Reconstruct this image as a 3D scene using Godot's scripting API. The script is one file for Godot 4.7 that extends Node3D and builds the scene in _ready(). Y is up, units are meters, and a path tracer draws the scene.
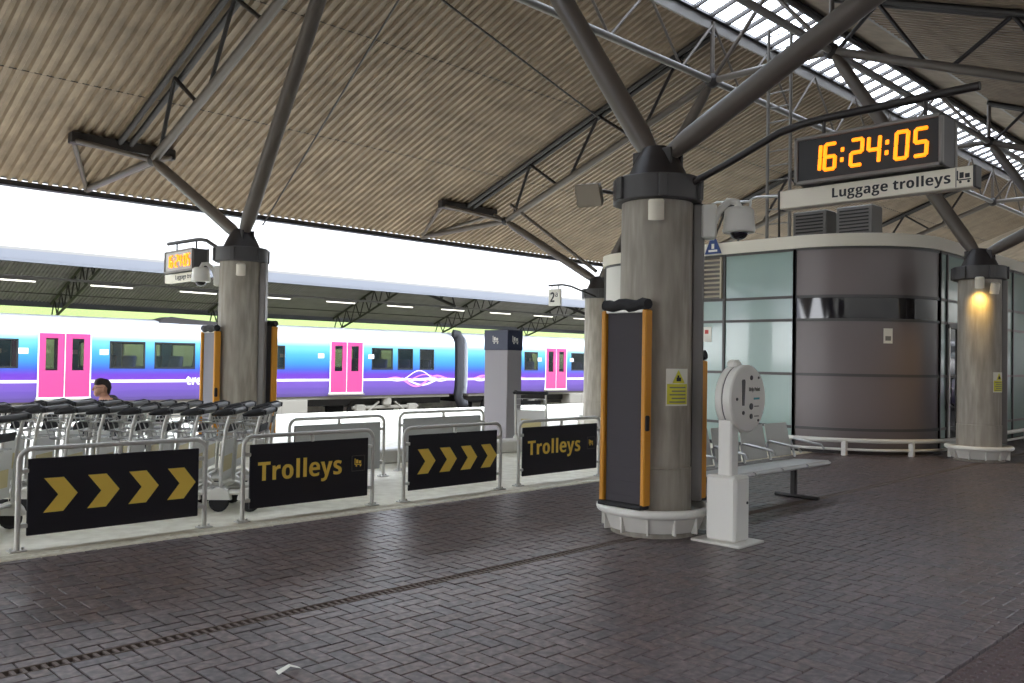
extends Node3D
# Railway station platform. World: x runs along the tracks, y up, -z across the platforms (v = -z).

const CAM_Y := 1.6
var M := {}
var names := {}
var rng := RandomNumberGenerator.new()

# ------------------------------------------------------------------ mesh helper
class B:
	var v := PackedVector3Array()
	var n := PackedVector3Array()
	var t := PackedVector2Array()
	var c := PackedColorArray()
	var col := Color.WHITE
	func tri(a: Vector3, b: Vector3, d: Vector3, na: Vector3, nb: Vector3, nd: Vector3):
		var g := (d - a).cross(b - a)
		if g.dot(na + nb + nd) < 0.0:
			v.append(a); v.append(d); v.append(b)
			n.append(na); n.append(nd); n.append(nb)
		else:
			v.append(a); v.append(b); v.append(d)
			n.append(na); n.append(nb); n.append(nd)
		for i in 3:
			c.append(col)
	func quad(a: Vector3, b: Vector3, d: Vector3, e: Vector3, out: Vector3):
		var g := (d - a).cross(b - a)
		if g.length_squared() < 1e-14:
			g = (e - a).cross(d - a)
		g = g.normalized()
		if g.dot(out) < 0.0:
			g = -g
		tri(a, b, d, g, g, g)
		tri(a, d, e, g, g, g)
	func box(at: Vector3, s: Vector3, basis := Basis(), bev := 0.0):
		var h := s * 0.5
		bev = minf(bev, minf(h.x, minf(h.y, h.z)) * 0.9)
		if bev <= 0.0:
			for ax in 3:
				for sg in [-1.0, 1.0]:
					var q := []
					for k in [[-1, -1], [1, -1], [1, 1], [-1, 1]]:
						var p := Vector3.ZERO
						p[ax] = sg * h[ax]
						p[(ax + 1) % 3] = k[0] * h[(ax + 1) % 3]
						p[(ax + 2) % 3] = k[1] * h[(ax + 2) % 3]
						q.append(at + basis * p)
					var o := Vector3.ZERO
					o[ax] = sg
					quad(q[0], q[1], q[2], q[3], basis * o)
			return
		var hi := h - Vector3.ONE * bev
		var pt := func(sx, sy, sz, ax):
			var p := Vector3(sx * hi.x, sy * hi.y, sz * hi.z)
			p[ax] = [sx, sy, sz][ax] * h[ax]
			return at + basis * p
		for ax in 3:
			for sg in [-1, 1]:
				var q := []
				for k in [[-1, -1], [1, -1], [1, 1], [-1, 1]]:
					var s3 := [0, 0, 0]
					s3[ax] = sg
					s3[(ax + 1) % 3] = k[0]
					s3[(ax + 2) % 3] = k[1]
					q.append(pt.call(s3[0], s3[1], s3[2], ax))
				var o := Vector3.ZERO
				o[ax] = sg
				quad(q[0], q[1], q[2], q[3], basis * o)
		for ax in 3:
			var a1 := (ax + 1) % 3
			var a2 := (ax + 2) % 3
			for s1 in [-1, 1]:
				for s2 in [-1, 1]:
					var lo := [0, 0, 0]
					lo[ax] = -1; lo[a1] = s1; lo[a2] = s2
					var up := lo.duplicate()
					up[ax] = 1
					var o := Vector3.ZERO
					o[a1] = s1; o[a2] = s2
					quad(pt.call(lo[0], lo[1], lo[2], a1), pt.call(up[0], up[1], up[2], a1), pt.call(up[0], up[1], up[2], a2), pt.call(lo[0], lo[1], lo[2], a2), basis * o)
		for sx in [-1, 1]:
			for sy in [-1, 1]:
				for sz in [-1, 1]:
					var o := (basis * Vector3(sx, sy, sz)).normalized()
					tri(pt.call(sx, sy, sz, 0), pt.call(sx, sy, sz, 1), pt.call(sx, sy, sz, 2), o, o, o)
	func tube(pts: Array, r, seg := 8, caps := true, closed := false):
		var k := pts.size()
		var rings := []
		var dirs := []
		for i in k:
			var d: Vector3
			if closed:
				d = pts[(i + 1) % k] - pts[(i + k - 1) % k]
			else:
				d = pts[mini(i + 1, k - 1)] - pts[maxi(i - 1, 0)]
			dirs.append(d.normalized())
		var up: Vector3 = Vector3.UP if absf(dirs[0].y) < 0.9 else Vector3.RIGHT
		var x: Vector3 = dirs[0].cross(up).normalized()
		for i in k:
			x = (x - dirs[i] * x.dot(dirs[i])).normalized()
			var y: Vector3 = dirs[i].cross(x)
			var rr: float = r[i] if r is Array else r
			var ring := []
			for j in seg:
				var a := TAU * j / seg
				var o: Vector3 = x * cos(a) + y * sin(a)
				ring.append([pts[i] + o * rr, o])
			rings.append(ring)
		for i in (k if closed else k - 1):
			var a: Array = rings[i]
			var b: Array = rings[(i + 1) % k]
			for j in seg:
				var q := (j + 1) % seg
				tri(a[j][0], b[j][0], b[q][0], a[j][1], b[j][1], b[q][1])
				tri(a[j][0], b[q][0], a[q][0], a[j][1], b[q][1], a[q][1])
		if caps and not closed:
			for e in [0, k - 1]:
				var o: Vector3 = -dirs[0] if e == 0 else dirs[k - 1]
				for j in seg:
					tri(pts[e], rings[e][j][0], rings[e][(j + 1) % seg][0], o, o, o)
	func lathe(prof: Array, seg := 24, xf := Transform3D(), from := 0.0, to := TAU):
		for i in prof.size() - 1:
			var p: Vector2 = prof[i]
			var q: Vector2 = prof[i + 1]
			var d := q - p
			if d.length() < 1e-6:
				continue
			var nn := Vector2(d.y, -d.x).normalized()
			for j in seg:
				var a := from + (to - from) * j / seg
				var b := from + (to - from) * (j + 1) / seg
				var pa := xf * Vector3(p.x * cos(a), p.y, p.x * sin(a))
				var pb := xf * Vector3(p.x * cos(b), p.y, p.x * sin(b))
				var qa := xf * Vector3(q.x * cos(a), q.y, q.x * sin(a))
				var qb := xf * Vector3(q.x * cos(b), q.y, q.x * sin(b))
				var na := xf.basis * Vector3(nn.x * cos(a), nn.y, nn.x * sin(a))
				var nb := xf.basis * Vector3(nn.x * cos(b), nn.y, nn.x * sin(b))
				if p.x > 1e-6:
					tri(pa, pb, qb, na, nb, nb)
				if q.x > 1e-6:
					tri(pa, qb, qa, na, nb, na)
	func prism(poly: PackedVector2Array, depth: float, xf := Transform3D()):
		# outline in the local xy plane, extruded from -depth/2 to +depth/2 along local z
		var ids := Geometry2D.triangulate_polygon(poly)
		for sg in [-1.0, 1.0]:
			var o := xf.basis * Vector3(0, 0, sg)
			for i in range(0, ids.size(), 3):
				var q := []
				for k in 3:
					var p := poly[ids[i + k]]
					q.append(xf * Vector3(p.x, p.y, sg * depth * 0.5))
				tri(q[0], q[1], q[2], o, o, o)
		var cw := Geometry2D.is_polygon_clockwise(poly)
		for i in poly.size():
			var p := poly[i]
			var q := poly[(i + 1) % poly.size()]
			var d := q - p
			var o2 := Vector2(-d.y, d.x) if cw else Vector2(d.y, -d.x)
			var z := depth * 0.5
			quad(xf * Vector3(p.x, p.y, -z), xf * Vector3(q.x, q.y, -z), xf * Vector3(q.x, q.y, z), xf * Vector3(p.x, p.y, z), xf.basis * Vector3(o2.x, o2.y, 0))
	func sphere(at: Vector3, r: Vector3, seg := 12, rows := 8, basis := Basis()):
		for i in rows:
			for j in seg:
				var q := []
				for k in [[i, j], [i + 1, j], [i + 1, j + 1], [i, j + 1]]:
					var a: float = PI * k[0] / rows
					var b: float = TAU * k[1] / seg
					var o := Vector3(sin(a) * cos(b), cos(a), sin(a) * sin(b))
					q.append([at + basis * (o * r), (basis * (o / r)).normalized()])
				tri(q[0][0], q[1][0], q[2][0], q[0][1], q[1][1], q[2][1])
				tri(q[0][0], q[2][0], q[3][0], q[0][1], q[2][1], q[3][1])
	func mesh() -> ArrayMesh:
		var a := []
		a.resize(Mesh.ARRAY_MAX)
		a[Mesh.ARRAY_VERTEX] = v
		a[Mesh.ARRAY_NORMAL] = n
		a[Mesh.ARRAY_COLOR] = c
		var m := ArrayMesh.new()
		m.add_surface_from_arrays(Mesh.PRIMITIVE_TRIANGLES, a)
		return m

func P(u: float, y: float, v: float) -> Vector3:
	return Vector3(u, y, -v)

func numbered(called: String) -> String:
	if not names.has(called):
		names[called] = 0
		return called
	names[called] += 1
	return "%s_%03d" % [called, names[called]]

func tag(o: Node, label := "", category := "", group := "", kind := ""):
	if label: o.set_meta("label", label)
	if category: o.set_meta("category", category)
	if group: o.set_meta("group", group)
	if kind: o.set_meta("kind", kind)
	return o

func thing(called: String, label: String, category: String, at := Vector3.ZERO, turn := 0.0, group := "", kind := "") -> Node3D:
	var o := Node3D.new()
	o.name = numbered(called)
	add_child(o, true)
	o.position = at
	o.rotation.y = turn
	tag(o, label, category, group, kind)
	return o

func part(b, called: String, m: Material, parent: Node, at := Vector3.ZERO) -> MeshInstance3D:
	var o := MeshInstance3D.new()
	o.mesh = b.mesh() if b is B else b
	o.material_override = m
	if parent == self:
		called = numbered(called)
	o.name = called
	o.position = at
	parent.add_child(o, true)
	return o

func bx(called: String, m: Material, parent: Node, at: Vector3, s: Vector3, bev := 0.0, basis := Basis()) -> MeshInstance3D:
	var b := B.new()
	b.box(at, s, basis, bev)
	return part(b, called, m, parent)

func tb(called: String, m: Material, parent: Node, pts: Array, r, seg := 8, closed := false) -> MeshInstance3D:
	var b := B.new()
	b.tube(pts, r, seg, true, closed)
	return part(b, called, m, parent)

func lt(called: String, m: Material, parent: Node, prof: Array, xf := Transform3D(), seg := 24) -> MeshInstance3D:
	var b := B.new()
	b.lathe(prof, seg, xf)
	return part(b, called, m, parent)

func copy(o: Node3D, at: Vector3, turn := 0.0, label := "", group := "") -> Node3D:
	var r: Node3D = o.duplicate()
	r.name = numbered(String(o.name).get_slice("_0", 0))
	add_child(r, true)
	r.position = at
	r.rotation.y = turn
	if label: r.set_meta("label", label)
	if group: r.set_meta("group", group)
	return r

func font(bold := true, serif := false) -> Font:
	var f := SystemFont.new()
	f.font_names = PackedStringArray(["Droid Serif" if serif else "Droid Sans"])
	f.font_weight = 700 if bold else 400
	return f

func lettering(called: String, txt: String, high: float, m: Material, parent: Node, xf: Transform3D, bold := true, stretch := 1.0) -> MeshInstance3D:
	# high: height of a capital letter in metres
	var t := TextMesh.new()
	t.text = txt
	t.font = font(bold)
	t.font_size = 64
	t.pixel_size = high / (64.0 * 0.714)
	t.depth = 0.004
	t.curve_step = 2.0
	t.vertical_alignment = VERTICAL_ALIGNMENT_CENTER
	var o := MeshInstance3D.new()
	o.mesh = t
	o.material_override = m
	o.name = called
	o.transform = xf * Transform3D(Basis().scaled(Vector3(stretch, 1, 1)), Vector3.ZERO)
	parent.add_child(o, true)
	return o

func face(at: Vector3, turn_deg: float) -> Transform3D:
	return Transform3D(Basis(Vector3.UP, deg_to_rad(turn_deg)), at)

func rounded(w: float, h: float, r: float, k := 4) -> PackedVector2Array:
	var q := PackedVector2Array()
	for e in [[1, 1, 0], [-1, 1, 90], [-1, -1, 180], [1, -1, 270]]:
		for i in k + 1:
			var a := deg_to_rad(e[2] + 90.0 * i / k)
			q.append(Vector2(e[0] * (w * 0.5 - r) + r * cos(a), e[1] * (h * 0.5 - r) + r * sin(a)))
	return q

# ------------------------------------------------------------------ materials
func noise_tex(freq: float, ramp: Array, size := 512, seed_n := 1, oct := 4, kind := FastNoiseLite.TYPE_SIMPLEX_SMOOTH) -> NoiseTexture2D:
	var f := FastNoiseLite.new()
	f.noise_type = kind
	f.frequency = freq
	f.seed = seed_n
	f.fractal_octaves = oct
	var t := NoiseTexture2D.new()
	t.width = size
	t.height = size
	t.seamless = true
	t.noise = f
	var g := Gradient.new()
	g.offsets = PackedFloat32Array()
	g.colors = PackedColorArray()
	var offs := PackedFloat32Array()
	var cols := PackedColorArray()
	for e in ramp:
		offs.append(e[0])
		cols.append(e[1])
	g.offsets = offs
	g.colors = cols
	t.color_ramp = g
	return t

func mat(key: String, c: Color, rough := 0.6, metal := 0.0) -> StandardMaterial3D:
	var m := StandardMaterial3D.new()
	m.resource_name = key
	m.albedo_color = c
	m.roughness = rough
	m.metallic = metal
	M[key] = m
	return m

func grained(key: String, lo: Color, hi: Color, scale: float, rough := 0.7, metal := 0.0, freq := 0.02, seed_n := 1) -> StandardMaterial3D:
	var m := mat(key, Color.WHITE, rough, metal)
	m.albedo_texture = noise_tex(freq, [[0.15, lo], [0.5, lo.lerp(hi, 0.5)], [0.85, hi]], 512, seed_n)
	m.uv1_triplanar = true
	m.uv1_world_triplanar = true
	m.uv1_scale = Vector3.ONE * scale
	return m

func rgb(r: int, g: int, b: int) -> Color:
	return Color8(r, g, b)

func make_materials():
	var cn := grained("concrete", rgb(140, 133, 122), rgb(176, 169, 156), 0.55, 0.72, 0.0, 0.02, 3)
	cn.uv1_scale = Vector3(0.9, 0.12, 0.9)
	grained("far_sheet", rgb(122, 116, 120), rgb(146, 140, 142), 0.25, 0.6, 0.0, 0.01, 10)
	grained("pale_floor", rgb(218, 212, 192), rgb(238, 234, 216), 0.4, 0.6, 0.0, 0.02, 5)
	grained("kerb", rgb(200, 192, 170), rgb(226, 220, 200), 0.8, 0.65, 0.0, 0.03, 6)
	grained("joint", rgb(62, 55, 54), rgb(80, 72, 70), 1.5, 0.9, 0.0, 0.03, 7)
	grained("roof_sheet", rgb(114, 98, 80), rgb(150, 132, 110), 0.25, 0.55, 0.0, 0.01, 9)
	mat("roof_top", rgb(120, 116, 110), 0.7)
	mat("steel", rgb(94, 86, 79), 0.42)
	mat("steel_dark", rgb(42, 37, 36), 0.5)
	mat("steel_grey", rgb(120, 116, 112), 0.4)
	mat("collar", rgb(72, 70, 70), 0.5)
	mat("white", rgb(214, 211, 203), 0.4)
	mat("white_plastic", rgb(224, 222, 214), 0.35)
	mat("cream", rgb(224, 217, 200), 0.45)
	mat("chrome", rgb(186, 186, 184), 0.28, 0.85)
	mat("galvanised", rgb(204, 202, 196), 0.36, 0.35)
	mat("navy", rgb(17, 15, 26), 0.45)
	mat("navy_sign", rgb(30, 34, 62), 0.4)
	mat("yellow", rgb(252, 216, 94), 0.5)
	mat("black", rgb(17, 16, 19), 0.5)
	mat("rubber", rgb(34, 33, 35), 0.8)
	mat("grip_tread", rgb(64, 60, 64), 0.75)
	mat("grip_pale", rgb(118, 116, 122), 0.7)
	mat("ramp_yellow", rgb(206, 140, 30), 0.5)
	mat("notice_white", rgb(228, 226, 214), 0.5)
	mat("notice_yellow", rgb(214, 208, 66), 0.5)
	mat("ink", rgb(38, 38, 42), 0.6)
	mat("blue_sign", rgb(44, 66, 120), 0.4)
	mat("teal_print", rgb(70, 150, 160), 0.5)
	var g := mat("frosted_glass", rgb(150, 172, 164), 0.18)
	g.clearcoat_enabled = true
	g.clearcoat = 0.5
	g.clearcoat_roughness = 0.04
	mat("grey_panel", rgb(118, 108, 106), 0.35)
	mat("dark_glass", rgb(34, 32, 36), 0.06)
	mat("mullion", rgb(80, 78, 76), 0.45)
	mat("louvre_cream", rgb(196, 186, 164), 0.5)
	mat("pink", rgb(178, 58, 114), 0.35)
	mat("train_white", rgb(236, 236, 240), 0.3)
	mat("train_grey", rgb(136, 130, 118), 0.55)
	mat("train_under", rgb(40, 37, 36), 0.7)
	mat("bellows", rgb(44, 43, 46), 0.7)
	mat("seat_fabric", rgb(56, 58, 92), 0.8)
	var tp := mat("train_paint", Color.WHITE, 0.28)
	tp.vertex_color_use_as_albedo = true
	var tg := mat("train_glass", Color(0.16, 0.18, 0.17, 0.3), 0.03)
	tg.transparency = BaseMaterial3D.TRANSPARENCY_ALPHA
	var sg := mat("skylight_glass", Color(0.9, 0.94, 0.96, 0.12), 0.04)
	sg.transparency = BaseMaterial3D.TRANSPARENCY_ALPHA
	var led := mat("led_amber", rgb(255, 170, 30), 0.4)
	led.emission_enabled = true
	led.emission = rgb(255, 140, 20)
	led.emission_energy_multiplier = 1.5
	var tl := mat("lamp_white", rgb(250, 248, 240), 0.4)
	tl.emission_enabled = true
	tl.emission = rgb(255, 250, 240)
	tl.emission_energy_multiplier = 1.6
	var wl := mat("lamp_warm", rgb(255, 236, 180), 0.4)
	wl.emission_enabled = true
	wl.emission = rgb(255, 222, 140)
	wl.emission_energy_multiplier = 3.0
	grained("ballast", rgb(70, 64, 58), rgb(112, 104, 94), 2.0, 0.95, 0.0, 0.08, 11)
	grained("grass_green", rgb(64, 78, 30), rgb(104, 114, 50), 0.6, 0.9, 0.0, 0.03, 12)
	# clay pavers: each brick takes its own tone, with a fine stain over it
	var bt := noise_tex(0.03, [[0.1, rgb(150, 150, 150)], [0.5, rgb(205, 203, 202)], [0.9, rgb(255, 252, 250)]], 512, 21, 5)
	for i in 5:
		var bm := mat("brick_%d" % i, [rgb(122, 108, 108), rgb(114, 102, 103), rgb(129, 115, 114), rgb(111, 102, 104), rgb(123, 107, 104)][i], 0.46)
		bm.albedo_texture = bt
		bm.uv1_triplanar = true
		bm.uv1_world_triplanar = true
		bm.uv1_scale = Vector3.ONE * 0.9
	var mm := mat("brick_mass", Color.WHITE, 0.42)
	mm.albedo_texture = bt
	mm.uv1_triplanar = true
	mm.uv1_world_triplanar = true
	mm.uv1_scale = Vector3.ONE * 0.9
	mm.vertex_color_use_as_albedo = true

# ------------------------------------------------------------------ setting
const RIDGE := 9.05
const FAR_RIDGE := 41.0
const BAYS := [-2.7, 6.8, 16.3, 25.8, 35.3]
const FAR_BAYS := [6.8, 16.3, 25.8, 35.3, 44.8, 54.3, 63.8]

func roof_y(x: float) -> float:
	return 8.9 - 0.373 * (x - 1.35)

func corrugated(u0: float, u1: float, p0: Vector2, p1: Vector2) -> B:
	# p = (v, y) at the upper and at the lower edge; ribs run down the slope
	var b := B.new()
	var pitch := 0.2
	var d := 0.065
	var prof := [[0.0, 0.0], [0.07, 0.0], [0.1, d], [0.17, d], [0.2, 0.0]]
	var k := int(round((u1 - u0) / pitch))
	for i in k:
		for j in 4:
			var ua: float = u0 + i * pitch + prof[j][0]
			var ub: float = u0 + i * pitch + prof[j + 1][0]
			var da: float = prof[j][1]
			var db: float = prof[j + 1][1]
			b.quad(P(ua, p0.y + da, p0.x), P(ub, p0.y + db, p0.x), P(ub, p1.y + db, p1.x), P(ua, p1.y + da, p1.x), Vector3.DOWN)
	return b

func make_roof(c: float, called: String, label: String, sheet_label: String):
	var r := thing(called, label, "roof", Vector3.ZERO, 0.0, "", "structure")
	var far := c != RIDGE
	var rows := [1.35, 4.6, 7.75, 11.3]
	var runs := 10 if far else 6
	var uend := -12.2 + 9.6 * runs
	for s in [1.0, -1.0]:
		if far and s > 0.0:
			rows[3] = 13.3
		for i in 3:
			var off := 0.012 * (2 - i)
			var x0: float = rows[i] - (0.08 if i > 0 else 0.0)
			var x1: float = rows[i + 1]
			for k in runs:
				var u0: float = -12.2 + 9.6 * k
				if i > 0 and s > 0.0 and not far:
					tb("lap_strip", M.steel_dark, r, [P(u0, roof_y(x0 + 0.08) - off - 0.004, c + s * (x0 + 0.08)), P(u0 + 9.6, roof_y(x0 + 0.08) - off - 0.004, c + s * (x0 + 0.08))], 0.01, 5)
				part(corrugated(u0, u0 + 9.6, Vector2(c + s * x0, roof_y(x0) - off), Vector2(c + s * x1, roof_y(x1) - off)), "roof_sheet", M.far_sheet if far else M.roof_sheet, r)
		# insulated outer skin over the sheets
		var b := B.new()
		var xe: float = rows[3] + 0.1
		var q := [P(-12.2, roof_y(1.35) + 0.08, c + s * 1.35), P(uend, roof_y(1.35) + 0.08, c + s * 1.35), P(uend, roof_y(xe) + 0.08, c + s * xe), P(-12.2, roof_y(xe) + 0.08, c + s * xe)]
		b.quad(q[0], q[1], q[2], q[3], Vector3.UP)
		var up := Vector3(0, 0.1, 0)
		b.quad(q[0] + up, q[1] + up, q[2] + up, q[3] + up, Vector3.UP)
		b.quad(q[2], q[3], q[3] + up, q[2] + up, Vector3(0, 0, -s))
		part(b, "roof_skin", M.roof_top, r)
		# the roof goes on beyond both ends of the view
		var ex := B.new()
		for e in [[-52.0, -12.2], [uend, 100.0]]:
			var y1 := roof_y(1.35)
			var y2 := roof_y(xe)
			ex.quad(P(e[0], y1, c + s * 1.35), P(e[1], y1, c + s * 1.35), P(e[1], y2, c + s * xe), P(e[0], y2, c + s * xe), Vector3.DOWN)
			ex.quad(P(e[0], y1 + 0.6, c), P(e[1], y1 + 0.6, c), P(e[1], y1, c + s * 1.35), P(e[0], y1, c + s * 1.35), Vector3.DOWN)
			ex.quad(P(e[0], y1 + 0.15, c + s * 1.35), P(e[1], y1 + 0.15, c + s * 1.35), P(e[1], y2 + 0.15, c + s * xe), P(e[0], y2 + 0.15, c + s * xe), Vector3.UP)
		part(ex, "roof_end", M.far_sheet if far else M.roof_sheet, r)
		var gm: Material = M.steel_dark if c == RIDGE else M.fascia_grey
		var gb := B.new()
		var gy := roof_y(xe) - 0.02
		for e in [[0.0, 0.05, 0.24, 0.02], [0.11, -0.06, 0.02, 0.22], [-0.11, -0.06, 0.02, 0.22], [0.0, -0.16 if far else -0.1, 0.24, 0.02]]:
			if e[0] == 0.0 and e[1] > 0.0:
				continue
			gb.box(P((uend - 12.2) * 0.5, gy + e[1] + (0.0 if far else 0.075), c + s * (xe + 0.05 + e[0])), Vector3(uend + 12.2, e[3] * (1.5 if far and e[3] > 0.1 else 0.5 if e[3] > 0.1 else 1.0), e[2]))
		part(gb, "gutter", gm, r)
	return r

func truss(u: float, c: float, label: String, group: String):
	var r := thing("roof_truss", label, "truss", P(u, 5.0, c), 0.0, group, "structure")
	var L := func(x, y, du = 0.0): return P(du, y - 5.0, x)
	var near := c == RIDGE
	for s in [1.0, -1.0]:
		tb("lower_chord", M.steel, r, [L.call(s * 7.75, 5.33), L.call(s * 1.35, 7.75)], 0.085, 10)
		for o in [-0.11, 0.11]:
			tb("top_chord", M.steel_dark, r, [L.call(s * 9.25, roof_y(9.25) - 0.1, o), L.call(s * 1.35, roof_y(1.35) - 0.1, o)], 0.06, 8)
		tb("eave_chord", M.steel, r, [L.call(s * 7.75, 5.33), L.call(s * 11.35, 5.22)], 0.075, 8)
		bx("eave_beam", M.steel_dark, r, L.call(s * 9.25, roof_y(9.25) - 0.12), Vector3(2.1, 0.22, 0.2), 0.02)
		for o in [-0.98, 0.98]:
			tb("eave_strut", M.steel, r, [L.call(s * 7.75, 5.33), L.call(s * 9.25, roof_y(9.25) - 0.16, o)], 0.05, 8)
			tb("eave_tie", M.steel, r, [L.call(s * 11.35, 5.22), L.call(s * 9.25, roof_y(9.25) - 0.16, o)], 0.05, 8)
		for e in [[6.85, 5.85], [4.55, 3.55], [6.85, 7.45], [4.55, 5.45], [2.25, 3.15], [2.25, 1.45]]:
			var low: float = 5.33 + (7.75 - e[1]) * 0.3781
			tb("web_member", M.steel_dark, r, [L.call(s * e[0], roof_y(e[0]) - 0.12), L.call(s * e[1], low)], 0.04, 6)
		tb("ridge_post", M.steel, r, [L.call(s * 1.35, 7.75), L.call(s * 1.35, 9.05)], 0.05, 8)
		tb("ridge_diagonal", M.steel, r, [L.call(s * 1.35, 7.75), L.call(0.0, 9.35)], 0.045, 8)
		b_sphere("node", M.steel_dark, r, L.call(s * 1.35, 7.75), 0.16)
		b_sphere("node", M.steel_dark, r, L.call(s * 7.75, 5.33), 0.12)
	tb("ridge_tie", M.steel, r, [L.call(1.35, 7.75), L.call(-1.35, 7.75)], 0.075, 8)

func far_truss(u: float):
	var c := FAR_RIDGE
	var r := thing("canopy_truss", "lattice steel truss under the grey far canopy above the train", "truss", P(u, 5.0, c), 0.0, "far canopy trusses", "structure")
	var L := func(x, y): return P(0, y - 5.0, x)
	var low := func(x): return roof_y(maxf(absf(x), 1.35)) - 1.15 - 0.25 * sin(PI * absf(x) / 13.0)
	for s in [1.0, -1.0]:
		var xe := 13.2 if s > 0.0 else 11.2
		tb("top_chord", M.steel_dark, r, [L.call(s * xe, roof_y(xe) - 0.12), L.call(s * 1.35, roof_y(1.35) - 0.12)], 0.08, 8)
		var pts := []
		for i in 13:
			var x: float = s * xe * i / 12.0
			pts.append(L.call(x, low.call(x)))
		tb("lower_chord", M.steel_dark, r, pts, 0.075, 8)
		for i in 12:
			var x0: float = xe * (i + 0.0) / 12.0
			var x1: float = xe * (i + 0.5) / 12.0
			var x2: float = xe * (i + 1.0) / 12.0
			tb("web_member", M.steel_dark, r, [L.call(s * x0, low.call(x0)), L.call(s * x1, roof_y(maxf(x1, 1.35)) - 0.12)], 0.04, 6)
			tb("web_member", M.steel_dark, r, [L.call(s * x1, roof_y(maxf(x1, 1.35)) - 0.12), L.call(s * x2, low.call(x2))], 0.04, 6)

func b_sphere(called: String, m: Material, parent: Node, at: Vector3, r: float):
	var b := B.new()
	b.sphere(at, Vector3.ONE * r, 12, 8)
	return part(b, called, m, parent)

func skylight(c: float, label: String):
	var r := thing("window_1" if c == RIDGE else "window_2", label, "skylight", P(0, 9.0, c), 0.0, "", "structure")
	var lo := P(0, 0.12, 1.35)
	var hi := P(0, 0.52, 0.0)
	var dir := (lo - hi).normalized()
	var nrm := Vector3(0, -dir.z, dir.y)
	var ba := Basis(Vector3.RIGHT, nrm, -dir)
	var len := lo.distance_to(hi)
	var pane := B.new()
	pane.box(Vector3.ZERO, Vector3(0.58, 0.012, len * 0.5 - 0.04))
	var pm := pane.mesh()
	var bar := B.new()
	bar.box(Vector3.ZERO, Vector3(0.06, 0.1, len), Basis(), 0.008)
	var barm := bar.mesh()
	for i in 90:
		var u := -12.0 + 0.64 * i
		var m := part(barm, "glazing_bar", M.steel_dark, r, (lo + hi) * 0.5 + Vector3(u, 0, 0))
		m.basis = ba
		if i < 89:
			for k in [0.25, 0.75]:
				var p := part(pm, "pane", M.skylight_glass, r, hi.lerp(lo, k) + Vector3(u + 0.32, 0, 0))
				p.basis = ba
	for k in [0.02, 0.5, 0.98]:
		bx("cross_bar", M.steel_dark, r, hi.lerp(lo, k) + Vector3(16.5, 0, 0), Vector3(57.6, 0.09, 0.07), 0.0, ba)
	# solid half of the ridge, upstands
	var b := B.new()
	var a0 := P(-12.2, 0.52, 0)
	var a1 := P(45.4, 0.52, 0)
	var b0 := P(-12.2, 0.12, -1.35)
	var b1 := P(45.4, 0.12, -1.35)
	b.quad(a0, a1, b1, b0, Vector3.DOWN)
	var up := Vector3(0, 0.08, 0)
	b.quad(a0 + up, a1 + up, b1 + up, b0 + up, Vector3.UP)
	part(b, "ridge_cover", M.roof_sheet, r)
	for s in [1.0, -1.0]:
		bx("upstand", M.steel_grey, r, P(16.6, 0.02, s * 1.38), Vector3(57.6, 0.32, 0.06))
		tb("ridge_tube", M.steel_grey, r, [P(-12, -1.25, s * 1.35), P(45, -1.25, s * 1.35)], 0.075, 8)
	tb("ridge_beam", M.steel_dark, r, [P(-12, 0.38, 0), P(45, 0.38, 0)], 0.07, 8)
	for i in 24:
		var u := -11.0 + 2.375 * i
		tb("lattice_bar", M.steel, r, [P(u, -1.25, 1.35), P(u + 1.19, 0.0, 1.35)], 0.03, 6)
		tb("lattice_bar", M.steel, r, [P(u + 1.19, 0.0, 1.35), P(u + 2.375, -1.25, 1.35)], 0.03, 6)
	return r

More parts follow.
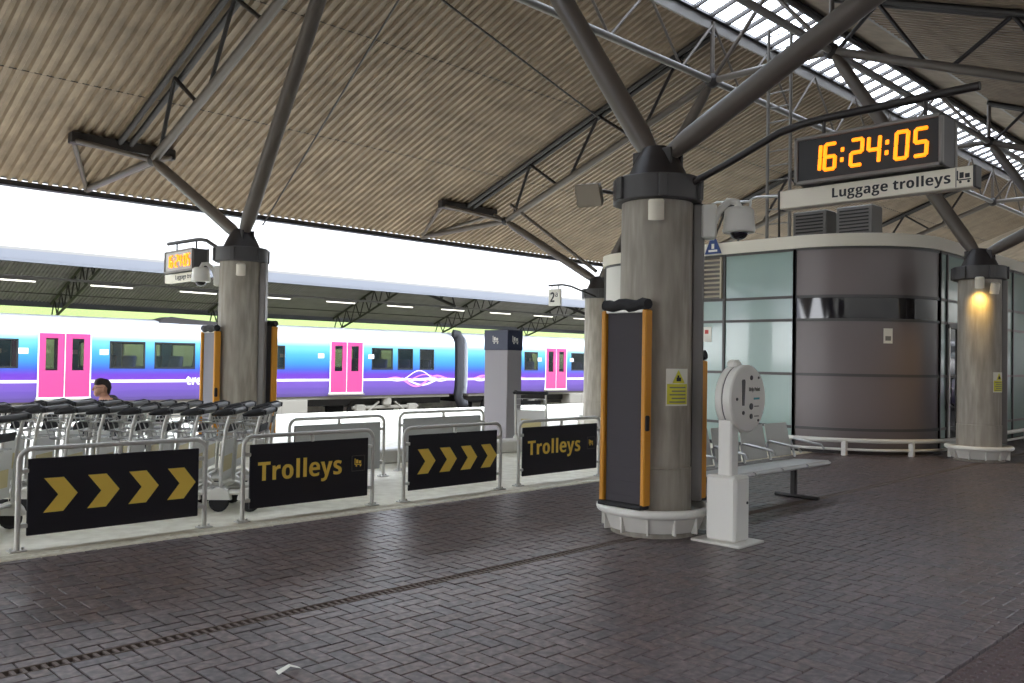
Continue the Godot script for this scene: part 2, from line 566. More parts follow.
func concrete_column(u: float, v: float, c: float, label: String, group: String):
	var r := thing("concrete_column", label, "column", P(u, 0, v), 0.0, group, "structure")
	var s := signf(v - c)
	var near := c == RIDGE
	var ro := 0.34
	lt("shaft", M.concrete, r, [Vector2(ro + 0.012, 0.0), Vector2(ro + 0.012, 0.62), Vector2(ro, 0.625), Vector2(ro, 0.64), Vector2(ro + 0.004, 0.645), Vector2(ro - 0.004, 3.12)], Transform3D(), 40)
	var k := B.new()
	k.lathe([Vector2(ro - 0.06, 3.1), Vector2(0.41, 3.1), Vector2(0.42, 3.115), Vector2(0.42, 3.32), Vector2(0.41, 3.33), Vector2(0.0, 3.33)], 36)
	for i in 6:
		var a := TAU * i / 6.0 + 0.3
		k.box(Vector3(cos(a) * 0.43, 3.215, sin(a) * 0.43), Vector3(0.035, 0.21, 0.08), Basis(Vector3.UP, -a), 0.006)
	part(k, "collar", M.collar, r)
	var h := B.new()
	h.lathe([Vector2(0.3, 3.33), Vector2(0.26, 3.42), Vector2(0.2, 3.54), Vector2(0.14, 3.64), Vector2(0.0, 3.66)], 20)
	for sg in [-1.0, 1.0]:
		h.box(Vector3(0.09 * sg, 3.47, 0), Vector3(0.03, 0.28, 0.44), Basis(), 0.005)
	part(h, "column_head", M.steel_dark, r)
	var oy := [c + s * 7.75 - v, 5.33]
	var iy := [c + s * 1.35 - v, 7.75]
	for e in [[oy, 0.1, 3.55, 0.1], [iy, -0.05, 3.55, 0.115]]:
		var a := P(0, e[2], s * e[1])
		var z := P(0, e[0][1], e[0][0])
		var d := (z - a).normalized()
		tb("strut", M.steel, r, [a, a + d * 0.3, z - d * 0.4, z - d * 0.05], [e[3] * 0.7, e[3], e[3], e[3] * 0.55], 14)
	if u > 10.0 and s > 0.0:
		tb("tie_rod", M.steel, r, [P(0, 3.78, s * 0.1), P(0, 5.75, s * 3.1)], 0.045, 8)
	if not near:
		return r
	var w := B.new()
	w.lathe([Vector2(0.36, 0.04), Vector2(0.43, 0.05), Vector2(0.49, 0.2), Vector2(0.36, 0.2)], 40)
	for i in 12:
		var a := TAU * i / 12.0
		w.box(Vector3(cos(a) * 0.46, 0.12, sin(a) * 0.46), Vector3(0.06, 0.16, 0.015), Basis(Vector3.UP, -a))
	part(w, "bumper_skirt", M.white, r)
	var ring := []
	for i in 40:
		ring.append(Vector3(cos(TAU * i / 40.0) * 0.5, 0.23, sin(TAU * i / 40.0) * 0.5))
	tb("bumper_ring", M.white_plastic, r, ring, 0.04, 10, true)
	lt("plinth", M.concrete, r, [Vector2(0.4, 0.0), Vector2(0.4, 0.06), Vector2(0.3, 0.06)], Transform3D(), 32)
	# cable duct on the side away from the seats
	var a0 := deg_to_rad(52.0)
	var dv := Vector3(cos(a0), 0, sin(a0))
	bx("cable_duct", M.steel_grey, r, dv * (ro + 0.05) + Vector3(0, 1.7, 0), Vector3(0.11, 2.8, 0.12), 0.015, Basis(Vector3.UP, -a0))
	return r

func make_shade_wall():  # unseen wall, added to keep sky light off the near side
	var w := thing("wall_added_shade", "unseen concrete wall added behind the near track to shade the platform", "wall", Vector3.ZERO, 0.0, "", "structure")
	bx("shade_wall", M.concrete, w, P(16, 2.6, -4.7), Vector3(120, 7.4, 0.4))

func make_platforms():
	var g := part(_slab(P(15, -1.25, 30), Vector3(140, 0.5, 200)), "ground_ballast", M.ballast, self)
	tag(g, "dark stone ballast of the track bed", "ballast", "", "structure")
	var s := thing("platform_slab", "pale concrete island platform behind the black trolley barriers", "platform", Vector3.ZERO, 0.0, "", "structure")
	bx("slab", M.pale_floor, s, P(16, -0.5, 14.5), Vector3(110, 1.0, 13.8), 0.02)
	bx("under_slab", M.joint, s, P(16, -0.53, 3.4), Vector3(110, 0.94, 8.3))
	var ks := B.new()
	ks.box(Vector3.ZERO, Vector3(0.9, 0.1, 0.16), Basis(), 0.012)
	var km := ks.mesh()
	for i in 40:
		part(km, "kerb_stone", M.kerb, s, P(-3.5 + 0.906 * i, -0.045, 7.52))
	bx("low_upstand", M.white, s, P(10.2, 0.11, 10.75), Vector3(8.6, 0.22, 0.3), 0.03)
	var f := thing("far_platform_slab", "far concrete platform on the other side of the train", "platform", Vector3.ZERO, 0.0, "", "structure")
	bx("slab", M.pale_floor, f, P(16, -0.5, 41.5), Vector3(90, 1.0, 19.0), 0.02)
	var gb := B.new()
	var q := [[54.0, -1.0], [57.0, 1.2], [63.0, 5.6], [72.0, 9.0], [90.0, 10.0]]
	for i in 4:
		for k in 40:
			var u0 := -50.0 + 4.5 * k
			var pts := []
			for e in [[u0, q[i]], [u0 + 4.5, q[i]], [u0 + 4.5, q[i + 1]], [u0, q[i + 1]]]:
				var wob: float = 0.35 * sin(e[0] * 0.31 + e[1][0]) + 0.25 * sin(e[0] * 0.9 + e[1][0] * 0.4)
				pts.append(P(e[0], e[1][1] + wob, e[1][0]))
			gb.quad(pts[0], pts[1], pts[2], pts[3], Vector3.UP)
	tag(part(gb, "grass_bank", M.grass_green, self), "sunlit yellow-green grass bank beyond the far canopy", "grass bank", "", "structure")

func _slab(at: Vector3, s: Vector3) -> B:
	var b := B.new()
	b.box(at, s)
	return b

func make_paving():
	var f := thing("floor", "brown brick paving laid in a herringbone along the platform", "floor", Vector3.ZERO, 0.0, "", "structure")
	var w := 0.105
	var bb := B.new()
	bb.box(Vector3.ZERO, Vector3(2 * w - 0.007, 0.06, w - 0.008), Basis(), 0.003)
	var bm := bb.mesh()
	var spots := []
	rng.seed = 77
	var yaw := deg_to_rad(44.7)
	for i in range(-20, 430):
		for j in range(-1, 55):
			var k := posmod(i + j, 4)
			if k != 0 and k != 2:
				continue
			var cu := i * w + (w if k == 0 else w * 0.5)
			var half := false
			var cv := 1.63 + j * w + (w * 0.5 if k == 0 else w)
			if k == 0 and (j == 30 or j < 0):
				continue
			if k == 2:
				# cut bricks along the drain, the kerb and the tactile strip
				if j == 29 or j == 54:
					half = true
					cv -= w * 0.5
				elif j == 30 or j == -1:
					half = true
					cv += w * 0.5
			var z := cu * sin(yaw) + cv * cos(yaw)
			var x := cu * cos(yaw) - cv * sin(yaw)
			if z < 2.5 or absf(x) > z * 0.75 + 1.5:
				continue
			var t := Transform3D(Basis(Vector3.UP, 0.0 if k == 0 else PI / 2), P(cu, -0.03 + rng.randf_range(-0.0022, 0.0022), cv))
			t.basis = t.basis * Basis(Vector3.RIGHT, rng.randf_range(-0.012, 0.012)) * Basis(Vector3.BACK, rng.randf_range(-0.006, 0.006))
			if half:
				t.basis = t.basis * Basis.from_scale(Vector3(0.48, 1, 1))
			var px := absf(x) < z * 0.585
			var inside := px and 359.5 + 870.0 * 1.6 / z + 0.0166 * 870.0 * x / z < 690.0
			spots.append([z if inside else z + 100.0, t, rng.randi() % 5])
	spots.sort_custom(func(a, b): return a[0] < b[0])
	for i in 300:
		var o := part(bm, "brick", M["brick_%d" % spots[i][2]], f)
		o.transform = spots[i][1]
	var mm := MultiMesh.new()
	mm.transform_format = MultiMesh.TRANSFORM_3D
	mm.use_colors = true
	mm.mesh = bm
	mm.instance_count = spots.size() - 300
	for i in range(300, spots.size()):
		mm.set_instance_transform(i - 300, spots[i][1])
		mm.set_instance_color(i - 300, M["brick_%d" % spots[i][2]].albedo_color.srgb_to_linear())
	var mi := MultiMeshInstance3D.new()
	mi.name = "brick_paving"
	mi.multimesh = mm
	mi.material_override = M.brick_mass
	mi.set_meta("kind", "stuff")
	f.add_child(mi, true)
	# slot drain with cast ribs, in half-metre lengths
	var d := B.new()
	for i in 10:
		d.box(Vector3(-0.225 + 0.05 * i, -0.012, 0), Vector3(0.026, 0.02, 0.085), Basis(), 0.004)
	for s in [-1.0, 1.0]:
		d.box(Vector3(0, -0.01, 0.045 * s), Vector3(0.496, 0.024, 0.012), Basis(), 0.003)
	var dm := d.mesh()
	for i in 44:
		part(dm, "drain_grate", M.steel_dark_rust, f, P(0.25 + 0.5 * i, 0, 4.8325))
	# studded tactile tiles by the platform edge
	var st := B.new()
	st.box(Vector3(0, -0.03, 0), Vector3(0.392, 0.06, 0.392), Basis(), 0.004)
	for a in 6:
		for e in 6:
			st.lathe([Vector2(0.021, 0.0), Vector2(0.015, 0.008), Vector2(0, 0.008)], 8, Transform3D(Basis(), Vector3(-0.165 + 0.066 * a, 0, -0.165 + 0.066 * e)))
	var stm := st.mesh()
	for i in 34:
		part(stm, "tactile_tile", M.tactile, f, P(3.0 + 0.4 * i, 0, 1.42))
	return f

# ------------------------------------------------------------------ train
func livery(y: float) -> Color:
	var k := [[0.0, rgb(96, 82, 128)], [0.3, rgb(92, 70, 142)], [0.66, rgb(100, 68, 150)], [0.665, rgb(246, 240, 252)], [0.745, rgb(246, 240, 252)], [0.75, rgb(94, 48, 146)],
		[0.92, rgb(86, 48, 148)], [1.08, rgb(56, 72, 154)], [1.3, rgb(48, 108, 164)], [1.65, rgb(66, 138, 168)], [2.0, rgb(104, 168, 186)], [2.2, rgb(190, 210, 218)], [2.36, rgb(232, 234, 240)], [3.0, rgb(232, 234, 240)]]
	for i in k.size() - 1:
		if y <= k[i + 1][0]:
			var t: float = clampf((y - k[i][0]) / (k[i + 1][0] - k[i][0]), 0, 1)
			return k[i][1].srgb_to_linear().lerp(k[i + 1][1].srgb_to_linear(), t)
	return k[-1][1].srgb_to_linear()

func carriage(u0: float, u1: float, wins: Array, doors: Array, bogies: Array, label: String, vc := 29.9):
	var r := thing("rail_carriage", label, "train carriage", P((u0 + u1) * 0.5, -0.95, vc))
	var uc := (u0 + u1) * 0.5
	var L := func(u, y, o): return P(u - uc, y + 0.95, o)   # o: across from the coach centre line
	# cross-section of one side: y and half width
	var ys := [0.08, 0.2, 0.4, 0.66, 0.665, 0.745, 0.75, 0.92, 1.1, 1.3, 1.65, 1.97, 2.17, 2.3, 2.45, 2.58, 2.68, 2.74, 2.77]
	var hw := [1.33, 1.36, 1.385, 1.4, 1.4, 1.4, 1.4, 1.4, 1.4, 1.4, 1.395, 1.385, 1.37, 1.34, 1.27, 1.12, 0.85, 0.45, 0.0]
	var holes := []
	for w in wins:
		holes.append([w[0], w[1], 1.1, 1.97])
	for d in doors:
		holes.append([d - 0.75, d + 0.75, 0.2, 2.17])
	var us := [u0, u1]
	for h in holes:
		us.append(h[0])
		us.append(h[1])
	us.sort()
	for s in [-1.0, 1.0]:
		var b := B.new()
		for i in us.size() - 1:
			for j in ys.size() - 1:
				var um: float = (us[i] + us[i + 1]) * 0.5
				var ym: float = (ys[j] + ys[j + 1]) * 0.5
				var skip := false
				for h in holes:
					if um > h[0] and um < h[1] and ym > h[2] and ym < h[3]:
						skip = true
				if skip:
					continue
				var na := Vector3(0, hw[j] - hw[j + 1], -s * (ys[j + 1] - ys[j])).normalized()
				var p := [L.call(us[i], ys[j], s * hw[j]), L.call(us[i + 1], ys[j], s * hw[j]), L.call(us[i + 1], ys[j + 1], s * hw[j + 1]), L.call(us[i], ys[j + 1], s * hw[j + 1])]
				b.col = livery(ys[j])
				var ca := b.col
				var cb := livery(ys[j + 1])
				b.tri(p[0], p[1], p[2], na, na, na)
				b.tri(p[0], p[2], p[3], na, na, na)
				# colours of the last six corners by height
				for q in range(b.v.size() - 6, b.v.size()):
					b.c[q] = ca if absf(b.v[q].y - (ys[j] + 0.95)) < 1e-4 else cb
		part(b, "body_side", M.train_paint, r)
		for w in wins:
			var cy := 1.535
			var mid := L.call((w[0] + w[1]) * 0.5, cy, s * 1.372) as Vector3
			var ww: float = w[1] - w[0]
			var fr := B.new()
			for e in [[0.0, 0.41, ww, 0.06], [0.0, -0.41, ww, 0.06], [ww * 0.5 - 0.025, 0.0, 0.05, 0.88], [-ww * 0.5 + 0.025, 0.0, 0.05, 0.88]]:
				fr.box(mid + Vector3(e[0], e[1], 0), Vector3(e[2], e[3], 0.05), Basis(), 0.01)
			var wf := part(fr, "window_frame", M.black, r)
			bx("pane", M.train_glass, wf, mid, Vector3(ww - 0.08, 0.78, 0.012))
		for d in doors:
			for k in [-1.0, 1.0]:
				var lf := B.new()
				var dx: float = d + k * 0.375
				var zz: float = s * 1.4
				var m0: Vector3 = L.call(dx, 0.0, zz)
				for e in [[0.0, 0.62, 0.7, 0.84], [0.0, 2.09, 0.7, 0.15], [-0.26, 1.53, 0.18, 0.98], [0.26, 1.53, 0.18, 0.98]]:
					lf.box(m0 + Vector3(e[0], e[1], 0), Vector3(e[2], e[3], 0.05), Basis(), 0.004)
				var leaf := part(lf, "door_leaf", M.pink, r)
				bx("pane", M.train_glass, leaf, m0 + Vector3(0, 1.53, 0), Vector3(0.36, 1.0, 0.012))
			var ed := B.new()
			for e in [[-0.745, 1.19, 0.03, 2.0], [0.745, 1.19, 0.03, 2.0], [0.0, 0.2, 1.56, 0.05], [0.0, 1.19, 0.018, 1.96]]:
				ed.box(L.call(d + e[0], e[1], s * 1.405), Vector3(e[2], e[3], 0.06), Basis(), 0.004)
			part(ed, "door_surround", M.train_white, r)
			bx("door_step", M.train_grey, r, L.call(d, 0.14, s * 1.43), Vector3(1.62, 0.05, 0.14), 0.01)
			for k in [-1.15, 1.15]:
				bx("door_sticker", M.train_white, r, L.call(d + k, 1.62, s * 1.398), Vector3(0.26, 0.17, 0.008))
	for e in [u0, u1]:
		var b := B.new()
		for j in ys.size() - 1:
			b.col = livery(2.9)
			b.quad(L.call(e, ys[j], -hw[j]), L.call(e, ys[j], hw[j]), L.call(e, ys[j + 1], hw[j + 1]), L.call(e, ys[j + 1], -hw[j + 1]), Vector3(e - uc, 0, 0))
		part(b, "body_end", M.train_paint, r)
	bx("cabin_floor", M.train_grey, r, L.call(uc, 0.2, 0.0), Vector3(u1 - u0 - 0.1, 0.1, 2.6))
	bx("cabin_ceiling", M.train_white, r, L.call(uc, 2.3, 0.0), Vector3(u1 - u0 - 0.1, 0.05, 2.5))
	var seat := B.new()
	for z in [-0.85, 0.85]:
		seat.box(Vector3(0, 0.45, z), Vector3(0.45, 0.14, 0.95), Basis(), 0.04)
		seat.box(Vector3(0.24, 0.85, z), Vector3(0.12, 0.85, 0.95), Basis(Vector3.BACK, -0.1), 0.04)
	var sm := seat.mesh()
	for w in wins:
		part(sm, "seat_row", M.seat_fabric, r, L.call((w[0] + w[1]) * 0.5, 0.25, 0.0))
	# under the floor
	bx("solebar", M.train_grey, r, L.call(uc, 0.02, 0.0), Vector3(u1 - u0 - 0.3, 0.14, 2.5), 0.02)
	bx("underframe", M.train_under, r, L.call(uc, -0.18, 0.0), Vector3(u1 - u0 - 0.6, 0.3, 1.6))
	for e in [[u0 + 8.2, 2.6], [u0 + 11.2, 2.6], [u0 + 14.5, 3.4]]:
		for s in [-1.0, 1.0]:
			var ub := B.new()
			ub.box(L.call(e[0], -0.3, s * 0.98), Vector3(e[1], 0.56, 0.6), Basis(), 0.04)
			for k in 3:
				ub.box(L.call(e[0] - e[1] * 0.5 + e[1] * (k + 0.5) / 3.0, -0.3, s * 1.285), Vector3(e[1] / 3.0 - 0.06, 0.46, 0.02), Basis(), 0.006)
			part(ub, "equipment_box", M.train_grey, r)
	for bo in bogies:
		var fm := B.new()
		for s in [-1.0, 1.0]:
			fm.box(L.call(bo, -0.42, s * 1.02), Vector3(3.3, 0.14, 0.14), Basis(), 0.03)
			for k in [-1.3, 1.3]:
				fm.box(L.call(bo + k, -0.5, s * 1.04), Vector3(0.5, 0.42, 0.2), Basis(), 0.06)
				fm.tube([L.call(bo + k * 0.75, -0.62, s * 1.06), L.call(bo + k * 0.3, -0.2, s * 1.06)], 0.05, 8)
			fm.lathe([Vector2(0, -0.2), Vector2(0.17, -0.2), Vector2(0.2, -0.12), Vector2(0.2, 0.12), Vector2(0.17, 0.2), Vector2(0, 0.2)], 16, Transform3D(Basis(), L.call(bo, -0.16, s * 1.05)))
		var fr := part(fm, "bogie_frame", M.train_grey, r)
		for k in [-1.3, 1.3]:
			for s in [-1.0, 1.0]:
				lt("wheel", M.train_under, fr, [Vector2(0, -0.06), Vector2(0.4, -0.06), Vector2(0.42, -0.04), Vector2(0.42, 0.06), Vector2(0.3, 0.03), Vector2(0, 0.03)], Transform3D(Basis(Vector3.RIGHT, PI / 2), L.call(bo + k, -0.53, s * 0.78)), 24)
	return [r, uc]

func ribbon(pts: Array, wide: float, z: float) -> B:
	var b := B.new()
	for i in pts.size() - 1:
		var a: Vector2 = pts[i]
		var q: Vector2 = pts[i + 1]
		var d := (q - a).normalized()
		var nn := Vector2(-d.y, d.x) * wide * 0.5
		b.quad(Vector3(a.x - nn.x, a.y - nn.y, z), Vector3(q.x - nn.x, q.y - nn.y, z), Vector3(q.x + nn.x, q.y + nn.y, z), Vector3(a.x + nn.x, a.y + nn.y, z), Vector3.BACK)
	return b

func make_train():
	var a: Array = carriage(1.4, 24.75, [[4.1, 5.5], [5.9, 7.72], [10.32, 11.44], [11.74, 13.12], [13.5, 14.6], [15.2, 16.53], [20.38, 21.43], [21.67, 22.46], [22.81, 23.59]], [9.0, 19.2], [4.6, 21.4],
		"blue and purple train carriage with pink doors, with roof pods and a lettered side")
	var b: Array = carriage(25.5, 48.85, [[26.65, 27.4], [27.8, 28.55], [29.05, 29.97], [32.35, 33.6], [34.0, 35.3]], [31.23, 41.4], [28.6, 45.6],
		"blue and purple train carriage coupled behind the dark gangway bellows")
	# the train standing at the near platform edge, which shades this side of the platform
	for e in [-13.0, 10.8, 34.6]:
		carriage(e - 11.7, e + 11.7, [[e - 9.5, e - 6.5], [e - 4.2, e - 1.0], [e + 1.0, e + 4.2], [e + 6.5, e + 9.5]], [e - 5.3, e + 5.3], [e - 8.4, e + 8.4], "blue and purple train carriage at the near platform edge, %s of its three" % ("first" if e < 0.0 else "middle" if e < 20.0 else "last"), -2.3)
	for e in [[a, 1.0], [b, -1.0]]:
		var r: Node3D = e[0][0]
		var uc: float = e[0][1]
		var wm := mat("wave_%d" % int(e[1]), rgb(238, 216, 248), 0.4)
		var wp := mat("wave_pink_%d" % int(e[1]), rgb(212, 120, 226), 0.4)
		for k in 5:
			var pts := []
			for i in 41:
				var t := i / 40.0
				var u: float = 25.1 - e[1] * (0.42 + (1.0 - t) * 3.6)
				var amp := 0.26 * sin(PI * t) * (0.55 + 0.5 * sin(k * 2.1))
				pts.append(Vector2(u - uc, 0.95 + 0.72 + amp * sin(t * 9.0 + k * 0.9) + 0.05 * (k - 2) * sin(PI * t)))
			part(ribbon(pts, 0.07 if k < 3 else 0.04, 1.404 + 0.002 * k), "livery_wave", wm if k % 2 == 0 else wp, r)
	var ra: Node3D = a[0]
	lettering("lettering", "trans", 0.3, M.train_white, ra, face(Vector3(13.35 - a[1], 0.95 + 0.72, 1.403), 0.0), true)
	# roof pods
	var uc: float = a[1]
	var pod := B.new()
	pod.prism(PackedVector2Array([Vector2(0, 0), Vector2(0.1, 0.2), Vector2(0.45, 0.3), Vector2(0.9, 0.26), Vector2(3.4, 0.12), Vector2(3.4, 0)]), 0.9, Transform3D(Basis(), Vector3(12.0 - uc, 3.5, 0.55)))
	part(pod, "roof_pod", M.steel_dark, ra)
	bx("roof_rail", M.steel_grey, ra, Vector3(14.5 - uc, 3.55, 1.02), Vector3(3.6, 0.05, 0.06), 0.01)
	# gangway between the two
	var g := thing("gangway_bellows", "dark grey gangway bellows between the two train carriages", "gangway", P(25.12, -0.95, 29.9))
	var gb := B.new()
	for i in 7:
		var w := 1.15 if i % 2 == 0 else 1.02
		gb.box(Vector3(-0.3 + 0.1 * i, 2.25, 0), Vector3(0.09, 2.5, 2 * w), Basis(), 0.02)
	part(gb, "bellows", M.bellows, g)
	var pipe := [Vector3(-0.25, 3.62, 1.1), Vector3(-0.05, 3.6, 1.18), Vector3(0.05, 3.4, 1.22), Vector3(0.06, 2.4, 1.24), Vector3(0.06, 1.3, 1.24), Vector3(0.02, 0.9, 1.2), Vector3(0.2, 0.62, 1.15), Vector3(0.5, 0.55, 1.1)]
	tb("exhaust_pipe", M.bellows, g, pipe, 0.2, 14)

# ------------------------------------------------------------------ things
func lettering_fit(called: String, txt: String, high: float, wide: float, m: Material, parent: Node, at: Vector3, turn_deg: float, bold := true):
	var o := lettering(called, txt, high, m, parent, face(at, turn_deg), bold)
	var w: float = o.mesh.get_aabb().size.x
	o.transform = face(at, turn_deg) * Transform3D(Basis().scaled(Vector3(wide / w, 1, 1)), Vector3.ZERO)
	return o

func trolley_icon(s: float) -> B:
	# little pictogram: two cases on a trolley
	var b := B.new()
	for e in [[-0.12, 0.1, 0.2, 0.3], [0.16, 0.06, 0.22, 0.22]]:
		b.box(Vector3(e[0], e[1], 0) * s, Vector3(e[2] * s, e[3] * s, 0.004))
	b.box(Vector3(0.02, -0.14, 0) * s, Vector3(0.62 * s, 0.06 * s, 0.004))
	b.box(Vector3(-0.32, 0.1, 0) * s, Vector3(0.06 * s, 0.5 * s, 0.004))
	for x in [-0.18, 0.22]:
		b.lathe([Vector2(0, -0.002), Vector2(0.07 * s, -0.002), Vector2(0.07 * s, 0.002), Vector2(0, 0.002)], 10, Transform3D(Basis(Vector3.RIGHT, PI / 2), Vector3(x * s, -0.25 * s, 0)))
	return b

func barrier(u0: float, u1: float, v: float, kind: String, label: String, group: String, turn := 0.0):
	var w := u1 - u0
	var r := thing("barrier", label, "barrier", P((u0 + u1) * 0.5, 0, v), turn, group)
	var h := 0.815
	var ra := 0.1
	var pts := [Vector3(-w / 2, 0.0, 0)]
	for i in 7:
		var a := PI - PI / 2 * i / 6.0
		pts.append(Vector3(-w / 2 + ra + ra * cos(a), h - ra + ra * sin(a), 0))
	for i in 7:
		var a := PI / 2 - PI / 2 * i / 6.0
		pts.append(Vector3(w / 2 - ra + ra * cos(a), h - ra + ra * sin(a), 0))
	pts.append(Vector3(w / 2, 0, 0))
	tb("frame", M.galvanised, r, pts, 0.021, 10)
	var pw := w - 0.13
	bx("panel", M.navy, r, Vector3(0, 0.425, 0), Vector3(pw, 0.62, 0.02), 0.006)
	bx("panel_back", M.panel_back, r, Vector3(0, 0.425, -0.013), Vector3(pw - 0.01, 0.61, 0.004))
	for e in [[-w / 2 + 0.045, 0.64], [-w / 2 + 0.045, 0.2], [w / 2 - 0.045, 0.64], [w / 2 - 0.045, 0.2]]:
		bx("clamp", M.galvanised, r, Vector3(e[0], e[1], 0.0), Vector3(0.05, 0.035, 0.05), 0.006)
	bx("clamp", M.galvanised, r, Vector3(0, 0.765, 0.0), Vector3(0.03, 0.07, 0.04), 0.006)
	for s in [-1.0, 1.0]:
		var f := B.new()
		f.box(Vector3(s * w / 2, 0.006, 0), Vector3(0.13, 0.012, 0.1), Basis(), 0.004)
		for k in [-0.045, 0.045]:
			f.lathe([Vector2(0.011, 0.012), Vector2(0.011, 0.03), Vector2(0, 0.032)], 6, Transform3D(Basis(), Vector3(s * w / 2 + k, 0, 0)))
		part(f, "foot", M.galvanised, r)
	if kind == "arrows":
		for i in 4:
			var b := B.new()
			b.prism(PackedVector2Array([Vector2(0, 0.14), Vector2(0.15, 0.14), Vector2(0.26, 0), Vector2(0.15, -0.14), Vector2(0, -0.14), Vector2(0.11, 0)]), 0.004, Transform3D(Basis(), Vector3(-pw / 2 + 0.12 + i * 0.335 * pw / 1.41, 0.43, 0.0125)))
			part(b, "chevron", M.yellow, r)
	elif kind == "word":
		lettering_fit("lettering", "Trolleys", 0.18, 0.98 * pw / 1.41, M.yellow, r, Vector3(-pw / 2 + 0.58 * pw / 1.41, 0.465, 0.012), 0.0)
		var b := B.new()
		var q := 0.16
		for e in [[0, q / 2, q, 0.006], [0, -q / 2, q, 0.006], [q / 2, 0, 0.006, q], [-q / 2, 0, 0.006, q]]:
			b.box(Vector3(e[0], e[1], 0), Vector3(e[2], e[3], 0.004))
		part(b, "icon_border", M.mullion, r, Vector3(pw / 2 - 0.13, 0.47, 0.0125))
		part(trolley_icon(0.13), "trolley_icon", M.yellow, r, Vector3(pw / 2 - 0.13, 0.475, 0.0125))
	return r

var trolley0: Node3D
func make_trolley() -> Node3D:
	# +x is the nose; the handle is at x = -0.12
	var r := thing("luggage_trolley", "chrome luggage trolley", "trolley")
	var f := B.new()
	for s in [-1.0, 1.0]:
		f.tube([Vector3(0.02, 0.19, 0.25 * s), Vector3(0.3, 0.18, 0.22 * s), Vector3(0.9, 0.15, 0.12 * s), Vector3(0.98, 0.15, 0.06 * s)], 0.016, 8)
		f.tube([Vector3(-0.03, 0.2, 0.27 * s), Vector3(-0.04, 0.5, 0.275 * s), Vector3(-0.07, 0.82, 0.275 * s), Vector3(-0.11, 0.99, 0.27 * s)], 0.018, 8)
	f.tube([Vector3(0.98, 0.15, -0.06), Vector3(0.98, 0.15, 0.06)], 0.016, 8)
	for x in [0.15, 0.32, 0.5, 0.68]:
		f.tube([Vector3(x, 0.18, -0.235 + x * 0.14), Vector3(x, 0.18, 0.235 - x * 0.14)], 0.01, 6)
	f.tube([Vector3(-0.03, 0.22, -0.27), Vector3(-0.03, 0.22, 0.27)], 0.014, 8)
	part(f, "frame", M.galvanised, r)
	var bk := B.new()
	for y in [0.72, 0.8, 0.9]:
		var o: float = (y - 0.72) * 0.35
		var x0 := -0.02 - o * 0.6
		bk.tube([Vector3(x0, y, -0.26), Vector3(x0 + 0.16 + o, y, -0.2), Vector3(x0 + 0.16 + o, y, 0.2), Vector3(x0, y, 0.26)], 0.008, 6)
	for z in [-0.2, -0.07, 0.07, 0.2]:
		bk.tube([Vector3(0.2, 0.9, z), Vector3(0.14, 0.72, z), Vector3(-0.02, 0.72, z)], 0.006, 6)
	part(bk, "basket", M.chrome, r)
	var h := B.new()
	h.tube([Vector3(-0.13, 1.01, -0.31), Vector3(-0.13, 1.015, -0.29), Vector3(-0.13, 1.015, 0.29), Vector3(-0.13, 1.01, 0.31)], [0.02, 0.032, 0.032, 0.02], 10)
	for s in [-1.0, 1.0]:
		h.tube([Vector3(-0.17, 1.015, 0.275 * s), Vector3(-0.1, 1.02, 0.275 * s), Vector3(0.0, 1.005, 0.275 * s), Vector3(0.07, 0.985, 0.275 * s)], [0.024, 0.042, 0.034, 0.012], 10)
	part(h, "handle", M.black, r)
	bx("label_plate", M.ink, r, Vector3(-0.085, 0.845, 0), Vector3(0.012, 0.08, 0.36), 0.004, Basis(Vector3.BACK, 0.22))
	var sheet := B.new()
	sheet.box(Vector3(-0.02, 0.5, 0), Vector3(0.008, 0.42, 0.5), Basis(Vector3.BACK, 0.05), 0.003)
	part(sheet, "back_sheet", M.trolley_sheet, r)
	bx("sheet_strip", M.strip_gold, r, Vector3(-0.028, 0.47, 0), Vector3(0.008, 0.16, 0.36), 0.002, Basis(Vector3.BACK, 0.05))
	for s in [-1.0, 1.0]:
		var g := B.new()
		g.lathe([Vector2(0.0, -0.035), Vector2(0.115, -0.035), Vector2(0.125, -0.025), Vector2(0.125, 0.025), Vector2(0.115, 0.035), Vector2(0.0, 0.035)], 14, Transform3D(Basis(Vector3.RIGHT, PI / 2), Vector3(-0.02, 0.125, 0.27 * s)), PI, TAU)
		g.box(Vector3(0.05, 0.2, 0.27 * s), Vector3(0.3, 0.05, 0.07), Basis(), 0.02)
		part(g, "mudguard", M.white_plastic, r)
		lt("wheel", M.rubber, r, [Vector2(0, -0.02), Vector2(0.06, -0.02), Vector2(0.075, -0.024), Vector2(0.098, -0.018), Vector2(0.1, 0), Vector2(0.098, 0.018), Vector2(0.075, 0.024), Vector2(0.06, 0.02), Vector2(0, 0.02)], Transform3D(Basis(Vector3.RIGHT, PI / 2), Vector3(-0.02, 0.1, 0.27 * s)), 16)
	lt("wheel", M.rubber, r, [Vector2(0, -0.018), Vector2(0.06, -0.018), Vector2(0.065, 0), Vector2(0.06, 0.018), Vector2(0, 0.018)], Transform3D(Basis(Vector3.RIGHT, PI / 2), Vector3(0.86, 0.065, 0)), 14)
	tb("caster_fork", M.galvanised, r, [Vector3(0.86, 0.065, 0.03), Vector3(0.87, 0.14, 0.03)], 0.012, 6)
	return r

func trolley_at(u: float, v: float, turn: float, label: String, group: String):
	if trolley0 == null:
		trolley0 = make_trolley()
		trolley0.position = P(u, 0, v)
		trolley0.rotation.y = turn
		tag(trolley0, label, "", group)
		return trolley0
	return copy(trolley0, P(u, 0, v), turn, label, group)

